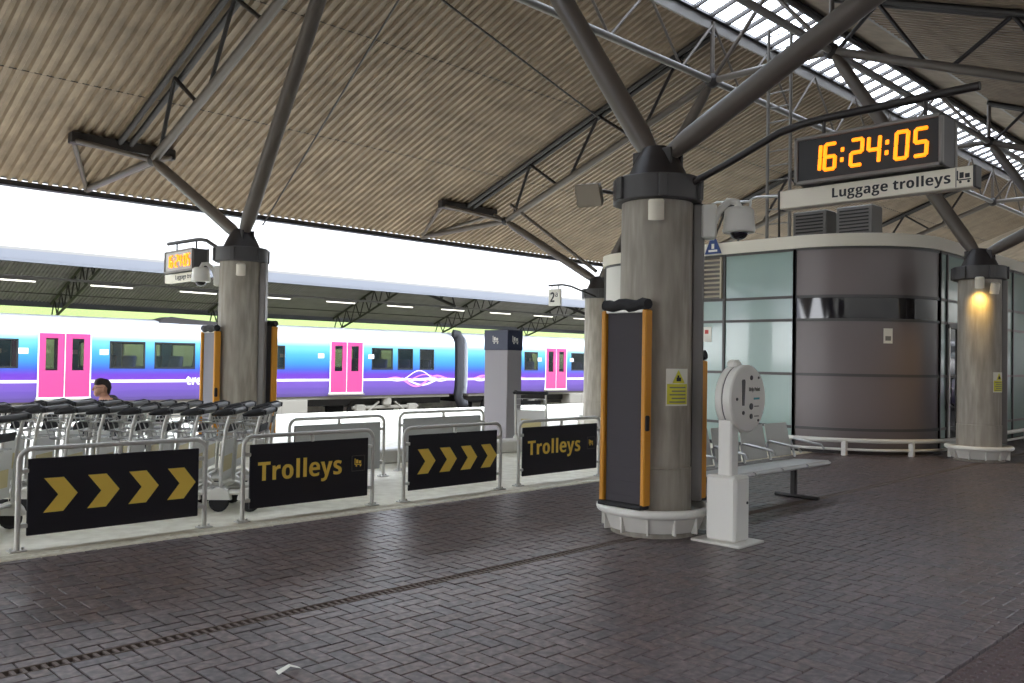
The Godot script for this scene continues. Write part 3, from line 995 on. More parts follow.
func make_trolleys():
	var head := deg_to_rad(139.5)
	var du := cos(head)
	var dv := sin(head)
	for row in [[4.55, 8.42, 10, "nested row next to the black arrow barrier", 0.31], [5.12, 9.3, 9, "nested row standing against the column with the boarding ramps", 0.31], [2.15, 8.55, 4, "short row at the outer end of the arrow barrier", 0.31]]:
		for i in row[2]:
			var ord: String = ["end", "second", "third", "fourth", "fifth", "sixth", "seventh", "eighth", "ninth", "tenth", "eleventh", "twelfth"][i]
			trolley_at(row[0] + du * row[4] * i, row[1] + dv * row[4] * i, head, "%s chrome luggage trolley of the %s" % [ord, row[3]], "luggage trolleys in the " + row[3])
	trolley_at(11.15, 10.75, deg_to_rad(35), "single chrome luggage trolley standing in front of the grey totem", "loose trolleys")

func ramp(at: Vector3, turn: float, h: float, tread: Material, label: String):
	# stands upright; the tread faces -x
	var r := thing("boarding_ramp", label, "ramp", at, turn, "folding boarding ramps stored on columns")
	var w := 0.52
	bx("tread", tread, r, Vector3(0, h / 2, 0), Vector3(0.05, h - 0.06, w - 0.1), 0.008)
	var g := B.new()
	for i in 14:
		g.box(Vector3(-0.027, 0.1 + (h - 0.2) * i / 13.0, 0), Vector3(0.006, 0.012, w - 0.14))
	part(g, "grip_rib", tread, r)
	for s in [-1.0, 1.0]:
		bx("side_rail", M.ramp_yellow, r, Vector3(-0.01, h / 2 - 0.01, s * (w / 2 - 0.025)), Vector3(0.1, h - 0.08, 0.05), 0.01)
	bx("top_bar", M.galvanised, r, Vector3(-0.03, h - 0.06, 0), Vector3(0.03, 0.03, w - 0.08), 0.006)
	var k := B.new()
	var pts := []
	for i in 9:
		var z := -w / 2 + w * i / 8.0
		pts.append(Vector3(-0.02 + 0.012 * sin(i * 2.1), h - 0.005 + 0.012 * cos(i * 1.7), z))
	k.tube(pts, [0.045, 0.06, 0.052, 0.06, 0.055, 0.062, 0.054, 0.06, 0.048], 10)
	part(k, "rolled_cover", M.rubber, r)
	bx("foot_lip", M.rubber, r, Vector3(-0.03, 0.02, 0), Vector3(0.14, 0.04, w - 0.02), 0.01)
	var st := B.new()
	st.box(Vector3(-0.03, h * 0.42, w / 2 + 0.005), Vector3(0.05, 0.14, 0.03), Basis(), 0.01)
	part(st, "strap", M.rubber, r)
	return r

const SEG := {"0": "abcdef", "1": "bc", "2": "abged", "4": "fgbc", "5": "afgcd", "6": "afgcde"}
func digit(ch: String, w: float, h: float) -> B:
	var b := B.new()
	if ch == ":":
		for y in [-0.2, 0.2]:
			b.box(Vector3(0, y * h, 0), Vector3(0.028, 0.036, 0.01), Basis(), 0.004)
		return b
	var q := {"a": [[-1, 1], [1, 1]], "b": [[1, 1], [1, 0]], "c": [[1, 0], [1, -1]], "d": [[-1, -1], [1, -1]], "e": [[-1, 0], [-1, -1]], "f": [[-1, 1], [-1, 0]], "g": [[-1, 0], [1, 0]]}
	for s in SEG[ch]:
		var a := Vector3(q[s][0][0] * w / 2, q[s][0][1] * h / 2, 0)
		var e := Vector3(q[s][1][0] * w / 2, q[s][1][1] * h / 2, 0)
		var d := (e - a).normalized() * 0.006
		b.tube([a, a + d, e - d, e], [0.01, 0.0155, 0.0155, 0.01], 8)
	return b

func clock_sign(u: float, vc: float, s: float, label_c: String, label_s: String, screen: Material):
	# s: direction along v in which the arm leaves the column
	var c := thing("clock_display", label_c, "clock", P(u, 3.262, vc), 0.0, "hanging platform clocks")
	var w := 1.16
	var d := 0.3
	var b := B.new()
	b.box(Vector3(0.01, 0, 0), Vector3(d - 0.04, 0.38, w - 0.02), Basis(), 0.01)
	part(b, "case", M.collar, c)
	var fr := B.new()
	for x in [-1.0, 1.0]:
		for e in [[0.18, 0, 0.03, w], [-0.18, 0, 0.03, w], [0, w / 2 - 0.015, 0.39, 0.03], [0, -w / 2 + 0.015, 0.39, 0.03]]:
			fr.box(Vector3(x * (d / 2 - 0.01), e[0], e[1]), Vector3(0.04, e[2], e[3]), Basis(), 0.006)
	part(fr, "bezel", M.steel_grey, c)
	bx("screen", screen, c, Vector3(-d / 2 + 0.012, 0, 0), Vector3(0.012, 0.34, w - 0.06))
	var chars := "16:24:05"
	var xs := [-0.40, -0.275, -0.175, -0.06, 0.075, 0.175, 0.285, 0.425]
	for i in 8:
		var o := part(digit(chars[i], 0.085, 0.2), "digit" if chars[i] != ":" else "colon", M.led_amber, c)
		o.transform = Transform3D(Basis(Vector3.UP, -PI / 2) * Basis(Vector3(1, 0, 0), Vector3(0.06, 1, 0), Vector3(0, 0, 1)), Vector3(-d / 2 - 0.002, 0.0, xs[i]))
	for k in [-0.4, 0.4]:
		tb("hanger", M.steel_dark, c, [Vector3(0, 0.2, k), Vector3(0, 0.36, k)], 0.015, 8)
	# bent tube bracket back to the column
	tb("bracket", M.steel_dark, c, [Vector3(0, 0.0, s * 1.66), Vector3(0, 0.12, s * 1.3), Vector3(0, 0.31, s * 0.8), Vector3(0, 0.345, s * 0.6), Vector3(0, 0.36, s * 0.4), Vector3(0, 0.38, s * -0.78)], 0.032, 10)
	var g := thing("hanging_sign", label_s, "sign", P(u, 2.98, vc), 0.0, "luggage trolleys signs")
	bx("board", M.cream, g, Vector3(0, 0, 0), Vector3(0.12, 0.155, 1.52), 0.008)
	for e in [-1.0, 1.0]:
		bx("end_cap", M.steel_dark, g, Vector3(0, 0, e * 0.765), Vector3(0.125, 0.16, 0.02), 0.004)
	for k in [-0.45, 0.45]:
		tb("hanger", M.steel_dark, g, [Vector3(0.02, 0.07, k), Vector3(0.02, 0.09, k)], 0.015, 8)
	lettering_fit("lettering", "Luggage trolleys", 0.075, 0.9, M.ink, g, Vector3(-0.061, 0.004, 0.15), -90.0, true)
	bx("icon_line", M.ink, g, Vector3(-0.061, 0, 0.64), Vector3(0.003, 0.14, 0.005))
	var ic := part(trolley_icon(0.14), "trolley_icon", M.ink, g)
	ic.transform = face(Vector3(-0.061, 0.0, 0.695), -90.0)

func column_patch(r: float, a0: float, a1: float, y0: float, y1: float) -> B:
	var b := B.new()
	var k := 6
	for i in k:
		var p := a0 + (a1 - a0) * i / k
		var q := a0 + (a1 - a0) * (i + 1) / k
		var na := Vector3(cos(p), 0, sin(p))
		var nb := Vector3(cos(q), 0, sin(q))
		b.tri(na * r + Vector3(0, y0, 0), nb * r + Vector3(0, y0, 0), nb * r + Vector3(0, y1, 0), na, nb, nb)
		b.tri(na * r + Vector3(0, y0, 0), nb * r + Vector3(0, y1, 0), na * r + Vector3(0, y1, 0), na, nb, na)
		b.quad(na * r + Vector3(0, y1, 0), nb * r + Vector3(0, y1, 0), nb * (r - 0.004) + Vector3(0, y1, 0), na * (r - 0.004) + Vector3(0, y1, 0), Vector3.UP)
	return b

func notice(u: float, v: float, deg: float, y: float, label: String):
	# printed card wrapped on a column; deg: direction of its middle as atan2(z, x)
	var r := thing("safety_notice", label, "notice", P(u, y, v))
	var a := deg_to_rad(deg)
	var ro := 0.352
	part(column_patch(ro, a - 0.36, a + 0.36, -0.17, 0.17), "card", M.notice_white, r)
	part(column_patch(ro + 0.002, a - 0.33, a + 0.33, -0.155, 0.03), "yellow_field", M.notice_yellow, r)
	for i in 5:
		part(column_patch(ro + 0.003, a - 0.26, a + 0.26 - 0.06 * (i % 2), -0.14 + 0.033 * i, -0.128 + 0.033 * i), "print_line", M.print_grey, r)
	var t := B.new()
	t.prism(PackedVector2Array([Vector2(-0.07, 0), Vector2(0.07, 0), Vector2(0, 0.12)]), 0.004)
	var tm := part(t, "warning_triangle", M.notice_yellow, r)
	tm.transform = face(Vector3(cos(a), 0, sin(a)) * (ro + 0.004) + Vector3(0, 0.038, 0), 90.0 - deg)
	var e := B.new()
	e.box(Vector3(0, 0.035, 0), Vector3(0.05, 0.035, 0.004))
	e.box(Vector3(-0.005, 0.062, 0), Vector3(0.02, 0.02, 0.004))
	var em := part(e, "pictogram", M.ink, r)
	em.transform = face(Vector3(cos(a), 0, sin(a)) * (ro + 0.007) + Vector3(0, 0.038, 0), 90.0 - deg)

func column_lamp(u: float, v: float, deg: float, y: float, label: String, lit := false):
	var a := deg_to_rad(deg)
	var dv := Vector3(cos(a), 0, sin(a))
	var r := thing("column_lamp", label, "lamp", P(u, y, v) + dv * (0.5 if lit else 0.44), -a, "cylinder lamps on the columns")
	var t := Transform3D(Basis(Vector3.BACK, -0.25), Vector3.ZERO)
	lt("housing", M.cream, r, [Vector2(0, 0.1), Vector2(0.06, 0.095), Vector2(0.072, 0.08), Vector2(0.072, -0.09), Vector2(0.066, -0.09), Vector2(0.066, -0.07), Vector2(0, -0.07)], t, 20)
	tb("bracket", M.steel_grey, r, [Vector3(-0.16 if lit else -0.1, 0.02, 0), Vector3(-0.05, 0.02, 0)], 0.018, 8)
	lt("lens", M.lamp_warm if lit else M.white, r, [Vector2(0.064, -0.078), Vector2(0, -0.078)], t, 20)
	if lit:
		var l := SpotLight3D.new()
		l.name = "lamp_light"
		l.light_color = rgb(255, 206, 104)
		l.light_energy = 1.2
		l.spot_angle = 75.0
		l.spot_range = 30.0
		l.light_size = 0.06
		l.shadow_enabled = true
		l.position = Vector3(-0.03, -0.1, 0)
		l.rotation = Vector3(-PI / 2, 0, 0)
		r.add_child(l, true)

func dome_camera(at: Vector3, back: Vector3, label: String):
	var r := thing("dome_camera", label, "camera", at)
	lt("housing", M.white_plastic, r, [Vector2(0, 0.16), Vector2(0.11, 0.155), Vector2(0.135, 0.13), Vector2(0.15, -0.06), Vector2(0.145, -0.08), Vector2(0, -0.08)], Transform3D(), 28)
	var d := B.new()
	d.sphere(Vector3(0, -0.08, 0), Vector3(0.085, 0.07, 0.085), 16, 10)
	part(d, "dome", M.dark_glass, r)
	var b2 := back * 0.24
	tb("arm", M.white_plastic, r, [Vector3(0, 0.15, 0), Vector3(0, 0.21, 0) + b2 * 0.1, Vector3(0, 0.22, 0) + b2 * 0.4, b2 * 0.8 + Vector3(0, 0.12, 0), b2], 0.035, 12)
	var ba := Basis.looking_at(back, Vector3.UP)
	bx("junction_box", M.white_plastic, r, back * 0.28 + Vector3(0, 0.02, 0), Vector3(0.17, 0.32, 0.14), 0.015, ba)
	tb("wall_bracket", M.steel_dark, r, [back * 0.3 + Vector3(0, -0.1, 0), back * 0.415 + Vector3(0, -0.1, 0)], 0.025, 8)
	bx("clamp_plate", M.steel_dark, r, back * 0.37 + Vector3(0, 0.1, 0), Vector3(0.1, 0.1, 0.08), 0.01, ba)

func speaker(at: Vector3, toward: Vector3, back: Vector3, label: String):
	var r := thing("horn_speaker", label, "loudspeaker", at)
	var ba := Basis.looking_at(toward, Vector3.UP)
	var b := B.new()
	var q := [[-0.1, 0.13, 0.11], [0.02, 0.1, 0.09], [0.1, 0.06, 0.06]]
	for i in 2:
		var a: Array = q[i]
		var e: Array = q[i + 1]
		for k in 4:
			var c1: Array = [[-1, -1], [1, -1], [1, 1], [-1, 1]][k]
			var c2: Array = [[-1, -1], [1, -1], [1, 1], [-1, 1]][(k + 1) % 4]
			b.quad(ba * Vector3(c1[0] * a[1], c1[1] * a[2], a[0]), ba * Vector3(c2[0] * a[1], c2[1] * a[2], a[0]), ba * Vector3(c2[0] * e[1], c2[1] * e[2], e[0]), ba * Vector3(c1[0] * e[1], c1[1] * e[2], e[0]), ba * Vector3(c1[0] + c2[0], c1[1] + c2[1], 0))
	b.box(ba * Vector3(0, 0, 0.11), Vector3(0.1, 0.1, 0.04), ba, 0.01)
	b.box(ba * Vector3(0, 0, -0.095), Vector3(0.25, 0.21, 0.012), ba, 0.003)
	part(b, "horn", M.speaker_beige, r)
	tb("bracket", M.steel_grey, r, [ba * Vector3(0, 0, 0.11), back * 0.19], 0.02, 8)

func dispenser():
	var r := thing("help_point", "white pedestal help point with a round drum head beside the concrete column", "help point", P(6.9, 0, 4.19))
	bx("base_plate", M.white, r, Vector3(0, 0.012, 0), Vector3(0.42, 0.024, 0.5), 0.006)
	bx("pedestal", M.white_plastic, r, Vector3(0, 0.31, 0), Vector3(0.25, 0.58, 0.3), 0.02)
	bx("service_door", M.white_plastic, r, Vector3(0.0, 0.33, 0.151), Vector3(0.19, 0.46, 0.006), 0.002)
	lt("lock", M.ink, r, [Vector2(0.012, 0), Vector2(0.012, 0.008), Vector2(0, 0.008)], Transform3D(Basis(Vector3.RIGHT, PI / 2), Vector3(0.07, 0.36, 0.154)), 10)
	bx("post", M.white_plastic, r, Vector3(0, 0.86, 0.0), Vector3(0.13, 0.56, 0.14), 0.015)
	var X := Transform3D(Basis(Vector3.RIGHT, PI / 2), Vector3(0.17, 1.28, 0.0))
	lt("drum", M.white_plastic, r, [Vector2(0, -0.07), Vector2(0.29, -0.07), Vector2(0.305, -0.055), Vector2(0.305, 0.0), Vector2(0.296, 0.006), Vector2(0.296, 0.016), Vector2(0.27, 0.018)], X, 48)
	var dr := lt("drum_lid", M.white_plastic, r, [Vector2(0.28, 0.016), Vector2(0.305, 0.018), Vector2(0.305, 0.085), Vector2(0.292, 0.1), Vector2(0, 0.1)], X, 48)
	lt("seam_ring", M.mullion, r, [Vector2(0.29, 0.004), Vector2(0.3005, 0.004), Vector2(0.3005, 0.018), Vector2(0.29, 0.018)], X, 48)
	bx("cap", M.white_plastic, r, Vector3(0.12, 1.59, -0.02), Vector3(0.12, 0.08, 0.1), 0.025)
	var z := 0.102
	var c := Vector3(0.17, 1.28, z)
	var sl := B.new()
	sl.prism(PackedVector2Array([Vector2(-0.028, 0.13), Vector2(-0.018, 0.145), Vector2(0.018, 0.145), Vector2(0.028, 0.13), Vector2(0.016, -0.09), Vector2(-0.016, -0.09)]), 0.006, Transform3D(Basis(), c + Vector3(-0.09, 0.03, 0)))
	part(sl, "exclamation_bar", M.mullion, dr)
	for e in [[-0.09, -0.125, 0.018], [0.045, -0.07, 0.03], [0.045, -0.16, 0.024], [0.045, 0.19, 0.022], [0.17, 0.19, 0.012], [0.17, -0.2, 0.012], [-0.2, 0.0, 0.014]]:
		lt("button", M.mullion, dr, [Vector2(e[2], 0), Vector2(e[2], 0.006), Vector2(e[2] * 0.8, 0.009), Vector2(0, 0.009)], Transform3D(Basis(Vector3.RIGHT, PI / 2), c + Vector3(e[0], e[1], -0.002)), 14)
	lettering_fit("lettering", "Help Point", 0.034, 0.19, M.print_grey, dr, c + Vector3(0.1, 0.085, 0), 0.0)
	bx("print_line", M.teal_print, dr, c + Vector3(0.14, 0.0, 0), Vector3(0.1, 0.018, 0.003))
	for y in [-0.07, -0.16]:
		bx("print_line", M.print_grey, dr, c + Vector3(0.14, y, 0), Vector3(0.08, 0.01, 0.003))

func bench(at: Vector3, seats: int, turn: float, label: String):
	# local: seats face +z, row along x from 0
	var r := thing("bench_seating", label, "bench", at, turn)
	var w := 0.59
	for i in seats:
		var x := w * (i + 0.5)
		var s := B.new()
		s.box(Vector3(x, 0.435, -0.02), Vector3(w - 0.02, 0.022, 0.46), Basis(Vector3.RIGHT, -0.05), 0.009)
		s.tube([Vector3(x - w / 2 + 0.02, 0.425, 0.215), Vector3(x + w / 2 - 0.02, 0.425, 0.215)], 0.02, 8)
		part(s, "seat", M.bench_metal, r)
		var k := B.new()
		k.box(Vector3(x, 0.68, -0.31), Vector3(w - 0.06, 0.4, 0.016), Basis(Vector3.RIGHT, -0.2), 0.007)
		part(k, "backrest", M.bench_back, r)
	for i in seats + 1:
		var x := w * i
		tb("armrest", M.chrome, r, [Vector3(x, 0.46, -0.24), Vector3(x, 0.66, -0.3), Vector3(x, 0.68, -0.26), Vector3(x, 0.63, 0.1), Vector3(x, 0.58, 0.14)], 0.015, 8)
	bx("beam", M.steel_dark, r, Vector3(w * seats / 2, 0.38, -0.1), Vector3(w * seats - 0.1, 0.07, 0.08), 0.01)
	for x in [w * 0.5, w * (seats - 0.5)]:
		var l := B.new()
		l.box(Vector3(x, 0.2, -0.1), Vector3(0.06, 0.36, 0.07), Basis(), 0.01)
		l.box(Vector3(x, 0.025, -0.06), Vector3(0.07, 0.04, 0.56), Basis(), 0.012)
		part(l, "leg", M.steel_dark, r)
	return r

func totem():
	var r := thing("totem", "tall grey box totem with a dark trolley-symbol band at its top", "totem", P(12.08, 0, 12.45))
	bx("body", M.totem_grey, r, Vector3(0, 0.9, 0), Vector3(0.4, 1.8, 0.66), 0.012)
	bx("band", M.navy_sign, r, Vector3(0, 1.98, 0), Vector3(0.42, 0.4, 0.68), 0.008)
	var a := part(trolley_icon(0.24), "trolley_icon", M.white, r)
	a.transform = face(Vector3(-0.213, 1.98, 0), -90.0)
	var b := part(trolley_icon(0.24), "trolley_icon", M.white, r)
	b.transform = face(Vector3(0, 1.98, 0.343), 0.0)
	return r

func platform_sign():
	var r := thing("platform_number_sign", "small white hanging sign reading 2a on a bracket", "sign", P(14.62, 3.03, 13.4))
	bx("board", M.notice_white, r, Vector3.ZERO, Vector3(0.06, 0.38, 0.36), 0.008)
	lettering_fit("lettering", "2", 0.22, 0.13, M.ink, r, Vector3(-0.033, 0.0, -0.06), -90.0)
	lettering_fit("lettering", "a", 0.12, 0.07, M.ink, r, Vector3(-0.033, 0.07, 0.07), -90.0, false)
	for z in [-0.1, 0.1]:
		tb("hanger", M.steel_dark, r, [Vector3(0, 0.18, z), Vector3(0, 0.27, z)], 0.012, 6)
	tb("bracket", M.steel_dark, r, [Vector3(0, 0.28, -0.2), Vector3(0, 0.28, 0.22), Vector3(0.3, 0.27, 0.2), Vector3(1.3, 0.1, 0.1)], 0.022, 8)

# ------------------------------------------------------------------ curved station building
func wall_pt(seg: String, t: float, out := 0.0) -> Array:
	# a point of the wall line (u, v) and its outward direction
	match seg:
		"a":
			return [Vector2(30.0 - 13.0 * t, 5.9 - out), Vector2(0, -1)]
		"b":
			var a := -PI / 2 - PI / 2 * t
			return [Vector2(17.0 + (1.9 + out) * cos(a), 7.8 + (1.9 + out) * sin(a)), Vector2(cos(a), sin(a))]
		"c":
			return [Vector2(15.1 - out, 7.8 + 3.9 * t), Vector2(-1, 0)]
		"d":
			var a := PI - PI / 2 * t
			return [Vector2(16.4 + (1.3 + out) * cos(a), 11.7 + (1.3 + out) * sin(a)), Vector2(cos(a), sin(a))]
	return [Vector2(16.4 + 9.0 * t, 13.0 + out), Vector2(0, 1)]

func wall_strip(seg: String, t0: float, t1: float, y0: float, y1: float, out: float, thick := 0.06) -> B:
	var b := B.new()
	var k := 1
	if seg == "b" or seg == "d":
		k = maxi(1, int(ceil((t1 - t0) * 20)))
	for i in k:
		var A := wall_pt(seg, lerpf(t0, t1, float(i) / k), out)
		var E := wall_pt(seg, lerpf(t0, t1, float(i + 1) / k), out)
		var Ai := wall_pt(seg, lerpf(t0, t1, float(i) / k), out - thick)
		var Ei := wall_pt(seg, lerpf(t0, t1, float(i + 1) / k), out - thick)
		var na := Vector3(A[1].x, 0, -A[1].y)
		var ne := Vector3(E[1].x, 0, -E[1].y)
		var p := [P(A[0].x, y0, A[0].y), P(E[0].x, y0, E[0].y), P(E[0].x, y1, E[0].y), P(A[0].x, y1, A[0].y)]
		var q := [P(Ai[0].x, y0, Ai[0].y), P(Ei[0].x, y0, Ei[0].y), P(Ei[0].x, y1, Ei[0].y), P(Ai[0].x, y1, Ai[0].y)]
		b.tri(p[0], p[1], p[2], na, ne, ne)
		b.tri(p[0], p[2], p[3], na, ne, na)
		b.tri(q[0], q[1], q[2], -na, -ne, -ne)
		b.tri(q[0], q[2], q[3], -na, -ne, -na)
		b.quad(p[3], p[2], q[2], q[3], Vector3.UP)
		b.quad(p[0], p[1], q[1], q[0], Vector3.DOWN)
		if i == 0:
			b.quad(p[0], p[3], q[3], q[0], p[0] - p[1])
		if i == k - 1:
			b.quad(p[1], p[2], q[2], q[1], p[1] - p[0])
	return b

func make_building():
	var r := thing("wall_station_office", "station office with frosted glass and a curved grey corner", "building", Vector3.ZERO, 0.0, "", "structure")
	var rows := [[0.06, 0.42], [0.46, 1.4], [1.44, 2.4], [2.44, 2.83], [2.87, 3.71]]
	var cuts := {"a": [0.0, 0.11, 0.22, 0.33, 0.44, 0.55, 0.66, 0.77, 0.88, 0.972, 1.0], "b": [0.0, 1.0], "c": [0.0, 0.382, 0.531, 0.77, 1.0], "d": [0.0, 0.5, 1.0], "e": [0.0, 0.5, 1.0]}
	var size := {"a": 13.0, "b": 2.98, "c": 3.9, "d": 2.04, "e": 9.0}
	for seg in cuts:
		var q: Array = cuts[seg]
		for i in q.size() - 1:
			var g: float = 0.025 / size[seg]
			var door: bool = seg == "a" and i == 8
			for k in rows.size():
				if door and k < 3:
					continue
				var m: Material = M.frosted_glass
				var called := "glass_panel"
				if seg == "b":
					m = M.dark_glass if k == 3 else M.grey_panel
					called = "window_band" if k == 3 else "curved_panel"
				if seg == "d":
					m = M.white
					called = "curved_panel"
				if seg == "c" and i == 1 and k == 4:
					var lv := B.new()
					part(wall_strip(seg, q[i] + g, q[i + 1] - g, rows[k][0], rows[k][1], -0.03), "louvre_back", M.steel_grey, r)
					for n in 9:
						var c := wall_pt(seg, (q[i] + q[i + 1]) * 0.5, 0.01)
						bx("louvre_slat", M.louvre_cream, r, P(c[0].x, 2.93 + 0.09 * n, c[0].y), Vector3(0.07, 0.012, 0.5), 0.003, Basis(Vector3.BACK, 0.6))
					for s in [0.0, 1.0]:
						bx("louvre_frame", M.louvre_cream, r, P(15.07, 3.29, 7.8 + 3.9 * lerpf(q[i] + 0.014, q[i + 1] - 0.014, s)), Vector3(0.08, 0.82, 0.04), 0.004)
					continue
				part(wall_strip(seg, q[i] + g, q[i + 1] - g, rows[k][0], rows[k][1], 0.0), called, m, r)
		# rails between the rows
		for y in [0.44, 1.42, 2.42, 2.85, 3.73]:
			part(wall_strip(seg, 0.0, 1.0, y - 0.026, y + 0.026, 0.02), "rail", M.mullion, r)
		part(wall_strip(seg, 0.0, 1.0, 0.0, 0.07, 0.01), "base_strip", M.steel_dark, r)
		part(wall_strip(seg, 0.0, 1.0, 3.75, 3.98, 0.07, 0.14), "fascia", M.cream, r)
		part(wall_strip(seg, 0.0, 1.0, 0.0, 3.8, -0.08, 0.04), "inner_lining", M.white, r)
		for t in q:
			var c := wall_pt(seg, t, 0.0)
			bx("mullion", M.mullion, r, P(c[0].x, 1.88, c[0].y), Vector3(0.06, 3.72, 0.06), 0.006)
	# entrance door
	var d := bx("door_frame", M.mullion, r, P(17.95, 2.36, 5.9), Vector3(1.15, 0.08, 0.1), 0.006)
	for u in [17.42, 17.95, 18.5]:
		bx("door_stile", M.galvanised, d, P(u, 1.2, 5.88), Vector3(0.06, 2.3, 0.06), 0.008)
	for u in [17.69, 18.22]:
		bx("door_glass", M.dark_glass, d, P(u, 1.2, 5.9), Vector3(0.46, 2.28, 0.02))
	tb("door_handle", M.black, d, [P(17.86, 0.85, 5.86), P(17.86, 0.9, 5.8), P(17.86, 1.35, 5.8), P(17.86, 1.4, 5.86)], 0.016, 8)
	# roof
	var poly := PackedVector2Array()
	for e in [["a", 1], ["b", 12], ["c", 1], ["d", 12], ["e", 1]]:
		for i in e[1] + 1:
			var c := wall_pt(e[0], float(i) / e[1], -0.03)
			poly.append(c[0])
	poly.append(Vector2(30.0, 13.0))
	var clean := PackedVector2Array()
	for p in poly:
		if clean.is_empty() or clean[-1].distance_to(p) > 0.01:
			clean.append(p)
	var rb := B.new()
	rb.prism(clean, 0.1, Transform3D(Basis(Vector3.RIGHT, -PI / 2), Vector3(0, 3.86, 0)))
	part(rb, "office_roof", M.roof_top, r)

	# white bumper rail round the corner
	var w := thing("bumper_rail", "low white bumper rail curving around the grey office corner", "rail")
	for e in [[0.27, 0.04], [0.11, 0.025]]:
		var pts := []
		for i in 25:
			var c := wall_pt("b", i / 24.0, 0.3)
			pts.append(P(c[0].x, e[0], c[0].y))
		tb("rail", M.white_plastic, w, pts, e[1], 10)
	for t in [0.02, 0.36, 0.7, 1.0]:
		var c := wall_pt("b", t, 0.3)
		bx("post", M.white_plastic, w, P(c[0].x, 0.13, c[0].y), Vector3(0.09, 0.26, 0.09), 0.01)
	var w2 := thing("bumper_rail", "low straight white bumper rail along the office wall beyond the column", "rail")
	for e in [[0.27, 0.04], [0.11, 0.025]]:
		tb("rail", M.white_plastic, w2, [P(18.7, e[0], 5.55), P(29, e[0], 5.55)], e[1], 10)
	for i in 5:
		bx("post", M.white_plastic, w2, P(18.8 + 2.4 * i, 0.13, 5.55), Vector3(0.09, 0.26, 0.09), 0.01)
	# notices
	var n1 := thing("wall_notice", "small white paper notice on the curved grey panel", "notice", Vector3.ZERO)
	part(wall_strip("b", 0.42, 0.475, 2.0, 2.27, 0.012, 0.01), "card", M.notice_white, n1)
	part(wall_strip("b", 0.43, 0.465, 2.05, 2.13, 0.014, 0.004), "print", M.print_grey, n1)
	var n2 := thing("wall_notice", "pale notice with a red mark on the frosted glass", "notice", Vector3.ZERO)
	part(wall_strip("c", 0.455, 0.51, 2.02, 2.32, 0.012, 0.01), "card", M.notice_white, n2)
	part(wall_strip("c", 0.472, 0.494, 2.18, 2.26, 0.014, 0.004), "print", M.red_print, n2)
	# blue triangle
	var tr := thing("triangle_sign", "blue triangular sign with white figure standing on the office fascia", "sign", P(15.0, 3.77, 9.5))
	var tbm := B.new()
	tbm.prism(PackedVector2Array([Vector2(-0.19, 0), Vector2(0.19, 0), Vector2(0.06, 0.3), Vector2(-0.06, 0.3)]), 0.02, face(Vector3.ZERO, -90.0))
	part(tbm, "board", M.blue_sign, tr)
	bx("print_line", M.notice_white, tr, Vector3(-0.012, 0.06, 0), Vector3(0.004, 0.04, 0.2))
	bx("figure", M.notice_white, tr, Vector3(-0.012, 0.15, 0), Vector3(0.004, 0.1, 0.06))
	# plant on the office roof
	for e in [[17.4, 8.55, 0.0, "louvred grey air conditioning unit on the office roof by the ladder"], [17.4, 7.6, 0.0, "louvred grey air conditioning unit on the office roof beyond the ladder"]]:
		var a := thing("air_conditioner", e[3], "air conditioner", P(e[0], 3.93, e[1]))
		bx("stand", M.steel_dark, a, Vector3(0, 0.2, 0), Vector3(0.9, 0.05, 0.9), 0.01)
		for x in [-0.38, 0.38]:
			for z in [-0.38, 0.38]:
				bx("leg", M.steel_dark, a, Vector3(x, 0.09, z), Vector3(0.05, 0.18, 0.05))
		bx("case", M.steel_grey, a, Vector3(0, 0.55, 0), Vector3(0.5, 0.66, 0.74), 0.02)
		for i in 8:
			bx("louvre_slat", M.steel_dark, a, Vector3(-0.255, 0.3 + 0.07 * i, 0), Vector3(0.02, 0.03, 0.6), 0.003)
	var ld := thing("roof_ladder", "tall steel access ladder from the office roof to the skylight", "ladder", P(16.3, 3.92, 8.55))
	for z in [0.0, 0.5]:
		tb("stile", M.steel_grey, ld, [Vector3(0, 0, -z), Vector3(0, 4.6, -z)], 0.035, 8)
	for i in 15:
		tb("rung", M.steel_grey, ld, [Vector3(0, 0.25 + 0.3 * i, 0), Vector3(0, 0.25 + 0.3 * i, -0.5)], 0.014, 6)
	var hr := thing("roof_handrail", "thin galvanised handrail on posts above the office fascia", "handrail", P(15.4, 3.92, 8.2))
	for e in [[0.0, 0.95], [0.9, 0.95]]:
		tb("rail", M.chrome, hr, [Vector3(0, 0.4, -e[0] - 0.75), Vector3(0.02, 0.93, -e[0] - 0.72), Vector3(0.06, 0.97, -e[0] - 0.62), Vector3(0.3, 0.95, -e[0])], 0.025, 8)
		tb("post", M.steel_dark, hr, [Vector3(0.2, 0, -e[0] - 0.2), Vector3(0.2, 0.95, -e[0] - 0.2)], 0.022, 8)

